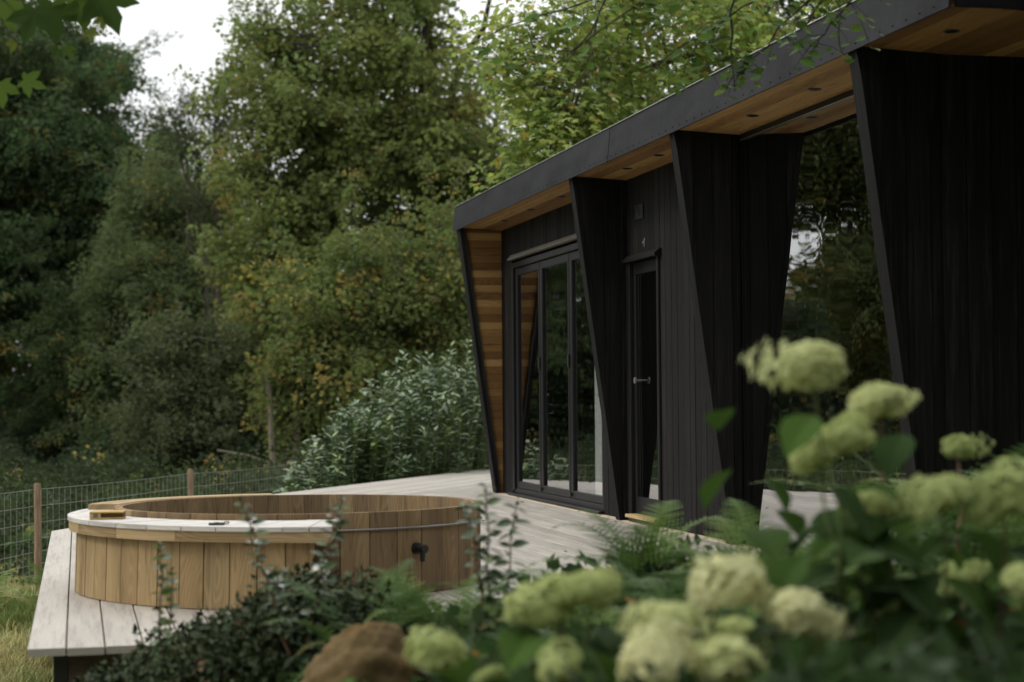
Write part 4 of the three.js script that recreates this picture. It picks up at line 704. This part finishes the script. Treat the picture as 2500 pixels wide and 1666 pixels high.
function shoot(name, label, from, to, pairs, geo, flowers, seed, size = 1, mats = [0, 1, 0]) {
  const R = rng(seed), t = thing(name, label, 'shoot', from), a = V(...from), b = V(...to), s = bough(a, b, 0.006, 0.0022, R, 0.08, 9, 6);
  part(t, 'stem', s.geo, REDSTEM);
  const at = (f) => { const u = f * 8, j = Math.min(7, Math.floor(u)); return s.pts[j].clone().lerp(s.pts[j + 1], u - j); }, dir = b.clone().sub(a).normalize();
  pairs = Math.round(pairs * 1.7); for (let i = 0; i < pairs; i++) for (const q of [0, Math.PI]) { const f = lerp(0.22, 1, i / (pairs - 1)), an = i * 1.57 + q + R() * 0.5, o = V(Math.cos(an), R() * 1.1 - 0.45, Math.sin(an)); placed(t, 'leaf', geo, SHOOTMAT[mats[(i + (R() * 3 | 0)) % 3]], basis(at(f), o, V((R() - 0.5) * 1.6, 0.8, (R() - 0.2) * 1.6), size * (0.75 + R() * 0.5) * (f > 0.92 ? 0.7 : 1))); }
  for (let i = 0; i < flowers; i++) { const f = lerp(0.4, 1, R()), an = R() * 6.28, p = at(f).add(V(Math.cos(an) * 0.03, 0.012, Math.sin(an) * 0.03)); placed(t, 'flower', PETAL, WHITE, pose(p, (R() - 0.5) * 1.6, R() * 6.28, (R() - 0.5) * 1.6, 1.1 + R() * 0.6)); }
}
shoot('leafy_shoot', 'round-leaved green shoot in front of the bench skirt, nearest the deck corner', [0.3, -0.1, -7.02], [0.285, 0.5, -7.0], 13, ROUND, 0, 191, 0.9, [1, 2, 0]);
shoot('leafy_shoot', 'second slender round-leaved shoot beside the one at the bench skirt', [0.33, -0.1, -7.06], [0.33, 0.4, -7.05], 8, ROUND, 0, 192, 0.85, [1, 2, 1]);
shoot('flowering_shoot', 'tall leaning shoot with white flowers crossing the bench seat', [0.72, 0.05, -6.62], [0.545, 0.66, -6.66], 15, SMALL, 9, 193, 1);
shoot('flowering_shoot', 'shoot with white flowers at the cut end of the bench', [0.75, 0.05, -6.7], [0.895, 0.65, -6.68], 15, SMALL, 12, 194, 1.1);
shoot('flowering_shoot', 'short shoot with white flowers between the two taller flowering ones', [0.73, 0.05, -6.7], [0.66, 0.43, -6.65], 10, SMALL, 10, 195, 1);
shoot('leafy_shoot', 'tall upright leafy stem beside the rim of the tub with one white flower', [1.36, 0.0, -6.3], [1.325, 0.71, -6.28], 18, SMALL, 2, 196, 1.15, [0, 0, 1]);
shoot('leafy_shoot', 'arching leafy side stem next to the tall upright one', [1.36, 0.0, -6.3], [1.25, 0.665, -6.27], 12, SMALL, 0, 197, 1.1, [0, 0, 0]);
shoot('leafy_shoot', 'leafy stem leaning towards the sliding door', [1.37, 0.0, -6.3], [1.43, 0.655, -6.28], 13, SMALL, 0, 198, 1.15, [0, 1, 0]);
// ------------------------------------------------------------------ sandstone boulders
function boulder(name, label, [x, y, z], [sx, sy, sz], seed) {
  const g = new THREE.SphereGeometry(1, 110, 70), p = g.attributes.position, uv = g.attributes.uv, R = rng(seed), k = [R() * 9, R() * 9, R() * 9];
  const cutsN = []; for (let i = 0; i < 11; i++) cutsN.push([onShell(R, 0.001).normalize(), 0.62 + R() * 0.22]);
  for (let i = 0; i < p.count; i++) {
    const v = V(p.getX(i), p.getY(i), p.getZ(i)), n = (f, s) => Math.sin(v.x * f + k[0] + s) * Math.sin(v.y * f * 1.2 + k[1]) * Math.sin(v.z * f * 0.9 + k[2] + s);
    let m = 1.02; for (const [q, d] of cutsN) { const c = v.dot(q); if (c > 0.05) m = Math.min(m, d / c); }
    m *= 1 + 0.06 * n(5, 0) + 0.045 * n(11, 1) + 0.03 * n(23, 2) + 0.018 * n(47, 3);
    p.setXYZ(i, v.x * m * sx * 1.25, v.y * m * sy * 1.25, v.z * m * sz * 1.25); uv.setXY(i, v.x * sx + v.z * sz * 0.6, v.y * sy + v.z * sz * 0.3);
  }
  g.computeVertexNormals(); const m = new THREE.Mesh(g, phy(0.15, 0.122, 0.072, 0.95, { map: stoneTex, bumpMap: stoneTex, bumpScale: 0.03, specularIntensity: 0.3 })); m.name = numbered(name); m.position.set(x, y, z); m.rotation.set(0.1, seed, 0.18); m.castShadow = m.receiveShadow = true;
  m.userData = { label, category: 'boulder' }; scene.add(m);
}
boulder('boulder', 'large ochre sandstone boulder at the bottom edge in front of the tub', [0.885, 0.06, -5.85], [0.2, 0.21, 0.17], 3.9);
boulder('boulder', 'smaller sandstone boulder half hidden behind the lowest hydrangea head', [1.12, 0.16, -5.9], [0.13, 0.1, 0.12], 7.7);
// ------------------------------------------------------------------ hydrangeas
const HEADS = [0, 1, 2, 3].map((v) => { // domed flower heads of many four-petalled florets
  const R = rng(200 + v), pos = [], petal = leaf(0.0145, 0.014, 0.15, -0.3, 2).attributes.position, out = V(0, 0, 0);
  const bumps = []; for (let i = 0; i < 9; i++) bumps.push([onShell(R, 0.01), 0.75 + R() * 0.5]);
  for (let i = 0; i < 270; i++) {
    const u = 1 - 1.55 * (i + 0.5) / 270, a = i * 2.39996, s = Math.sqrt(Math.max(0, 1 - u * u)), d = V(s * Math.cos(a), u, s * Math.sin(a));
    let k = 0.62; for (const [b, w] of bumps) k += 0.27 * w * sstep(0.66, 1, d.dot(b)); k += (R() - 0.5) * 0.3; if (u < -0.2) k *= 0.85;
    const p = V(d.x * 0.088 * k * 1.1, d.y * 0.072 * k, d.z * 0.088 * k * 1.1), m = basis(p, V(R() - 0.5, R() - 0.5, R() - 0.5).cross(d), d.clone().add(V(R() - 0.5, R() - 0.5, R() - 0.5).multiplyScalar(0.7)), 0.85 + R() * 0.5);
    for (let q = 0; q < 4; q++) { const mm = m.clone().multiply(new THREE.Matrix4().makeRotationY(q * Math.PI / 2)); for (let j = 0; j < petal.count; j++) { out.fromBufferAttribute(petal, j).applyMatrix4(mm); pos.push(out.x, out.y, out.z); } }
  }
  return flat(pos);
});
const HEADMAT = [leafMat(0.57, 0.6, 0.3, 0.97, 0.4), leafMat(0.49, 0.545, 0.235, 0.97, 0.4), leafMat(0.65, 0.65, 0.37, 0.97, 0.4), leafMat(0.38, 0.44, 0.17, 0.97, 0.4)];
const HLEAF = [leaf(0.13, 0.085, 0.25, 0.25, 3), leaf(0.11, 0.078, 0.35, 0.1, 3)], HLEAFMAT = [leafMat(0.042, 0.085, 0.016, 0.95, 0.3), leafMat(0.06, 0.115, 0.02, 0.95, 0.3), leafMat(0.03, 0.06, 0.016, 0.95, 0.25)], CORE = std(0.2, 0.23, 0.08, 0.9);
function hydrangea(label, root, heads, extraLeaves, seed) { // heads: [x, y, z, diameter, tone]
  const R = rng(seed), t = thing('hydrangea', label, 'hydrangea', root);
  heads.forEach(([x, y, z, d, tone], i) => {
    const tip = V(x, y - d * 0.12, z), foot = V(lerp(root[0], x, 0.6), root[1], lerp(root[2], z, 0.6)), s = bough(foot, tip, 0.006, 0.0035, R, 0.08, 8, 6), dir = tip.clone().sub(foot).normalize();
    part(t, 'stem', s.geo, i % 3 === 1 ? REDSTEM : STEM);
    const core = new THREE.IcosahedronGeometry(d * 0.3, 1); core.scale(1, 0.75, 1); core.translate(x, y, z);
    const head = placed(t, 'flower_head', HEADS[i % 4], HEADMAT[tone], pose(V(x, y, z), (R() - 0.5) * 0.7, R() * 6.28, (R() - 0.5) * 0.7, d / 0.19));
    const n = 5 + (R() * 3 | 0);
    for (let k = 0; k < n; k++) { const f = lerp(0.25, 0.9, k / n), u = f * 7, j = Math.min(6, Math.floor(u)), p = s.pts[j].clone().lerp(s.pts[j + 1], u - j), a = k * 1.7 + R(), o = V(Math.cos(a), -0.1 - R() * 0.8, Math.sin(a)); placed(t, 'leaf', HLEAF[k % 2], HLEAFMAT[R() * 3 | 0], basis(p, o, V(Math.cos(a) * 0.6 + (R() - 0.5) * 0.5, 0.8, Math.sin(a) * 0.6 + 0.25), 0.8 + R() * 0.5)); }
  });
  for (let k = 0; k < extraLeaves; k++) { const h = heads[R() * heads.length | 0], p = V(h[0] + (R() - 0.5) * 0.36, lerp(root[1] + 0.1, h[1] - 0.06, Math.pow(R(), 0.6)), h[2] + (R() - 0.7) * 0.35), a = R() * 6.28; placed(t, 'leaf', HLEAF[k % 2], HLEAFMAT[R() * 3 | 0], basis(p, V(Math.cos(a), -R() * 0.9, Math.sin(a)), V(Math.cos(a) * 0.6 + (R() - 0.5) * 0.6, 0.8, Math.sin(a) * 0.6 + 0.3), 0.8 + R() * 0.6)); }
}
hydrangea('tall hydrangea with lime green heads standing in front of the black end wall', [1.95, -0.03, -4.0], [[1.57, 1.05, -3.96, 0.165, 0], [1.83, 0.98, -4.2, 0.15, 0], [1.68, 0.9, -4.05, 0.13, 1], [1.6, 0.86, -4.02, 0.11, 1], [2.45, 0.84, -5.09, 0.11, 3], [1.79, 0.74, -4.12, 0.15, 1], [1.84, 0.78, -3.9, 0.15, 1], [1.97, 0.77, -3.87, 0.16, 3], [1.83, 0.5, -4.12, 0.145, 1], [2.15, 0.54, -4.45, 0.12, 3], [1.93, 0.6, -3.68, 0.15, 1]], 120, 211);
hydrangea('low hydrangea with cream heads at the bottom centre of the picture', [1.3, -0.03, -3.7], [[1.37, 0.585, -3.91, 0.17, 2], [1.47, 0.54, -3.79, 0.165, 2], [1.17, 0.54, -3.75, 0.15, 0], [1.08, 0.475, -3.57, 0.17, 2], [1.22, 0.47, -3.54, 0.16, 0], [1.33, 0.5, -3.8, 0.12, 1]], 90, 212);
hydrangea('hydrangea with yellow-green heads beside the ochre boulder', [0.98, -0.03, -4.15], [[0.96, 0.53, -4.1, 0.14, 1], [1.05, 0.565, -4.15, 0.14, 1], [1.13, 0.575, -4.2, 0.13, 1], [0.78, 0.42, -4.25, 0.13, 1], [0.97, 0.43, -3.9, 0.1, 1], [0.88, 0.39, -4.13, 0.07, 3]], 70, 213);

{ // fallen leaves on the deck
  const R = rng(260), g = leaf(0.035, 0.026, 0.5, 0.2, 2), o = new THREE.Group(), list = []; o.name = 'leaf_litter'; o.userData = { label: 'few small fallen leaves lying on the deck', category: 'leaf litter', kind: 'stuff' }; scene.add(o); origin.set(o, V(0, 0, 0));
  for (let i = 0; i < 46; i++) { const wall = R() < 0.5, x = wall ? 4.3 - R() * R() * 0.5 : 2.5 + R() * 1.7, z = -8.6 - R() * 11; list.push([pose(V(x, 0.006, z), (R() - 0.5) * 0.5, R() * 6.28, (R() - 0.5) * 0.5, 0.6 + R() * 0.6), tint(R, [0.2, 0.13, 0.05], 0.8, [[0.32, 0.26, 0.09], [0.12, 0.08, 0.04]], 0.4)]); }
  copies(o, 'leaves', g, std(1, 1, 1, 0.8), list);
}
// ------------------------------------------------------------------ overhanging boughs near the camera
{ // sycamore whose lowest bough dips into the top corner
  const R = rng(220), t = thing('sycamore_tree', 'sycamore whose lowest leafy bough hangs into the top corner of the picture', 'tree', [-4.2, -0.8, -7.2]);
  const tr = bough(V(-4.2, -0.85, -7.2), V(-4.0, 9, -7.4), 0.24, 0.12, R, 0.03, 9, 10); part(t, 'trunk', tr.geo, BARK);
  const b1 = bough(tr.pts[3], V(-0.6, 2.95, -8.2), 0.05, 0.008, R, 0.1, 9); part(t, 'bough', b1.geo, TWIG);
  const tw = (pts, r = 0.0035) => part(t, 'twig', tube(pts, pts.map((_, i) => r * (1 - 0.6 * i / pts.length)), 5), TWIG);
  tw([V(-0.6, 2.95, -8.2), V(-0.4, 2.72, -8.22), V(-0.31, 2.6, -8.23), V(-0.27, 2.52, -8.21), V(-0.235, 2.485, -8.2), V(-0.19, 2.478, -8.2), V(-0.13, 2.49, -8.19), V(-0.07, 2.505, -8.18), V(-0.01, 2.55, -8.16)], 0.005);
  tw([V(-0.24, 2.49, -8.2), V(-0.245, 2.44, -8.2), V(-0.29, 2.36, -8.21)]); tw([V(-0.19, 2.478, -8.2), V(-0.15, 2.45, -8.19), V(-0.13, 2.44, -8.19)], 0.0025);
  tw([V(-0.4, 2.78, -8.2), V(-0.28, 2.65, -8.2), V(-0.2, 2.57, -8.19)], 0.004); tw([V(-0.35, 2.9, -8.2), V(-0.1, 2.72, -8.17), V(0.12, 2.7, -8.13)], 0.005);
  const one = lobed(0.255, 0.1), mats = [leafMat(0.06, 0.105, 0.018, 0.95, 0.45), leafMat(0.09, 0.145, 0.025, 0.95, 0.45), leafMat(0.038, 0.07, 0.014, 0.95, 0.4), leafMat(0.12, 0.15, 0.025, 0.95, 0.45)];
  for (const [x, y, z, s, a, m, tilt] of [[-0.1, 2.66, -8.17, 1.25, -1.5, 2, 0.2], [-0.17, 2.62, -8.14, 1.1, -1.9, 2, 0.3], [0.1, 2.7, -8.12, 1.35, -1.2, 2, 0.25], [0.03, 2.67, -8.14, 1.0, -1.6, 0, 0.1], [-0.3, 2.66, -8.2, 1.0, -1.2, 1, 0.3], [-0.22, 2.335, -8.2, 0.72, -0.3, 1, 0.35], [-0.31, 2.33, -8.22, 0.8, -1.5, 1, 0.1], [0.055, 2.545, -8.14, 0.4, -1.5, 3, 0.2], [-0.045, 2.475, -8.17, 0.42, -1.1, 0, 0.3], [-0.075, 2.465, -8.17, 0.36, -2.2, 2, 0.2], [0.1, 2.6, -8.13, 0.45, -1.5, 3, 0.3], [-0.25, 2.5, -8.22, 0.4, -2.0, 3, 0.3], [-0.03, 2.72, -8.15, 0.9, -1.4, 1, 0.4]]) {
    placed(t, 'leaf', one, mats[m], basis(V(x, y, z), V(Math.cos(a), Math.sin(a), 0.15), V(-tilt * 0.6, 0.45, 1), s)); }
  const list = []; for (let i = 0; i < 900; i++) { const s = onShell(R, 0.5); list.push([basis(V(-4.2 + s.x * 2.6, 8 + s.y * 2.6, -6.4 + s.z * 2.8), V(s.x + R() - 0.5, -0.4 + R() * 0.5, s.z + R() - 0.5), V(R() - 0.5, 1, R() - 0.5), 1 + R() * 0.7), tint(R, [0.08, 0.15, 0.025], 0.5)]); }
  copies(t, 'crown', one, LEAFTHIN, list);
}
{ // birch over the cabin: bare-looking twigs with small rounded leaves before the roof edge
  const R = rng(230), t = thing('birch_tree', 'birch whose thin twigs and small leaves hang over the cabin roof edge', 'tree', [7.2, -0.2, -5.2]);
  const tr = bough(V(7.2, -0.25, -5.2), V(7.0, 9.5, -5.6), 0.17, 0.08, R, 0.03, 9, 10); part(t, 'trunk', tr.geo, std(0.5, 0.48, 0.44, 0.9, { map: barkTex }));
  const m1 = bough(tr.pts[4], V(3.9, 3.6, -8.2), 0.05, 0.014, R, 0.12, 8); part(t, 'bough', m1.geo, TWIG);
  const one = leaf(0.06, 0.05, 0.15, 0.1, 3), mats = [leafMat(0.09, 0.17, 0.03, 0.85, 0.45), leafMat(0.065, 0.12, 0.025, 0.85, 0.4), leafMat(0.14, 0.21, 0.04, 0.85, 0.45)];
  const ends = [[[3.9, 3.6, -8.2], [3.35, 3.05, -8.35], [2.9, 2.72, -8.5], [2.55, 2.5, -8.6]], [[3.9, 3.6, -8.2], [3.2, 3.2, -8.4], [2.6, 2.86, -8.6], [2.15, 2.55, -8.75]], [[3.6, 3.4, -8.3], [3.4, 2.95, -8.4], [3.12, 2.62, -8.45], [2.95, 2.44, -8.5]], [[3.3, 3.2, -8.35], [2.75, 2.98, -8.5], [2.2, 2.82, -8.7], [1.75, 2.66, -8.85]], [[3.7, 3.5, -8.25], [3.6, 3.0, -8.3], [3.42, 2.72, -8.4], [3.34, 2.58, -8.42]], [[3.1, 3.15, -8.4], [2.98, 2.85, -8.45], [2.98, 2.6, -8.48], [3.0, 2.42, -8.5]], [[2.9, 3.1, -8.45], [2.45, 2.93, -8.6], [2.35, 2.7, -8.68], [2.18, 2.6, -8.72]]];
  let n = 0;
  for (const e of ends) {
    const c = new THREE.CatmullRomCurve3(e.map((p) => V(...p))), pts = c.getPoints(14).map((p) => p.add(V((R() - 0.5) * 0.03, (R() - 0.5) * 0.03, (R() - 0.5) * 0.03))); part(t, 'twig', tube(pts, pts.map((_, i) => lerp(0.008, 0.0022, i / 14)), 5), TWIG);
    for (let k = 0; k < 11; k++) { const f = 3 + (R() * 11 | 0), p = pts[Math.min(14, f)], a = R() * 6.28, q = V(p.x + Math.cos(a) * 0.16, p.y - 0.05 - R() * 0.16, p.z + Math.sin(a) * 0.1), sub = [p, p.clone().lerp(q, 0.5).add(V(0, 0.02, 0)), q]; part(t, 'twig', tube(sub, [0.0025, 0.002, 0.0012], 4), TWIG);
      for (let j = 0; j < 4 && n < 290; j++, n++) { const w = q.clone().lerp(p, j * 0.24), b = R() * 6.28; placed(t, 'leaf', one, mats[R() * 3 | 0], basis(w, V(Math.cos(b), -0.5 + R() * 0.5, Math.sin(b)), V((R() - 0.5) * 1.4, 0.8, 0.5 + (R() - 0.5)), 0.75 + R() * 0.5)); } }
  }
  { const e = [[3.9, 3.6, -8.2], [3.402, 2.774, -8.409], [3.458, 2.845, -8.394], [3.479, 2.808, -8.39], [3.473, 2.716, -8.394], [3.476, 2.64, -8.396], [3.49, 2.6, -8.394]].map((p) => V(...p)); const pts = new THREE.CatmullRomCurve3(e.slice(1)).getPoints(20); part(t, 'twig', tube(pts, pts.map(() => 0.003), 5), TWIG); part(t, 'twig', tube([V(3.75, 3.2, -8.25), V(3.56, 2.98, -8.35), e[2]], [0.006, 0.004, 0.003], 5), TWIG); }
  const list = []; const g = spray(R, 26, 0.07, 0.05, 0.36); for (let i = 0; i < 700; i++) { const s = onShell(R, 0.5); list.push([pose(V(6.6 + s.x * 2.6, 8 + s.y * 2.6, -5.4 + s.z * 2.4), R() - 0.5, R() * 6.28, R() - 0.5, 0.8 + R() * 0.5), tint(R, [0.08, 0.13, 0.03], 0.5)]); }
  copies(t, 'crown', g, LEAFTHIN, list);
}
{ // unseen dark shrub, added by the end wall to dim the near soffit
  const R = rng(240), t = thing('added_shade_shrub', 'unseen dense dark shrub added in front of the end wall to darken the near soffit', 'shrub', [4.6, 0.1, -6.9]), g = spray(R, 22, 0.07, 0.04, 0.16, 1), list = [];
  for (let i = 0; i < 7; i++) part(t, 'stem', bough(V(4.6, 0.1, -6.9), V(4.1 + R() * 1.4, 0.7 + R() * 0.7, -7.5 + R() * 1.4), 0.02, 0.006, R, 0.1, 6, 6).geo, TWIG);
  for (let i = 0; i < 900; i++) { const s = onShell(R, 0.5); list.push([pose(V(4.85 + s.x * 0.95, 0.75 + s.y * 0.75, -6.9 + s.z * 0.8), R() - 0.5, R() * 6.28, R() - 0.5, 0.8 + R() * 0.5), tint(R, [0.03, 0.05, 0.02], 0.6)]); }
  copies(t, 'foliage', g, std(1, 1, 1, 0.5), list);
}
// ------------------------------------------------------------------ the wood goes on behind and beside the viewer; it keeps the light off everything that faces this way
const sprayNear = spray(rng(6), 24, 0.3, 0.2, 0.8, 1);
[[-8, 5], [-2.5, 7.5], [3.5, 6.5], [9, 3.5], [12, -3.5], [1, 13], [8, 10], [-8, 13]].forEach(([x, z], i) => tree('beech_tree', 'dense beech of the wood behind the viewer', { seed: 300 + i, at: [x, z], r: 0.25, trunkTop: 7, limbs: 6, crowns: [[x, 6.6, z, 3.8, 5.8, 3, 62]], clump: 1.3, sprays: 16, geo: sprayNear, color: [0.06, 0.1, 0.03], bark: DARKBARK, plain: true, branchShare: 0.2, group: 'trees behind the viewer' }));
renderer.render(scene, camera);
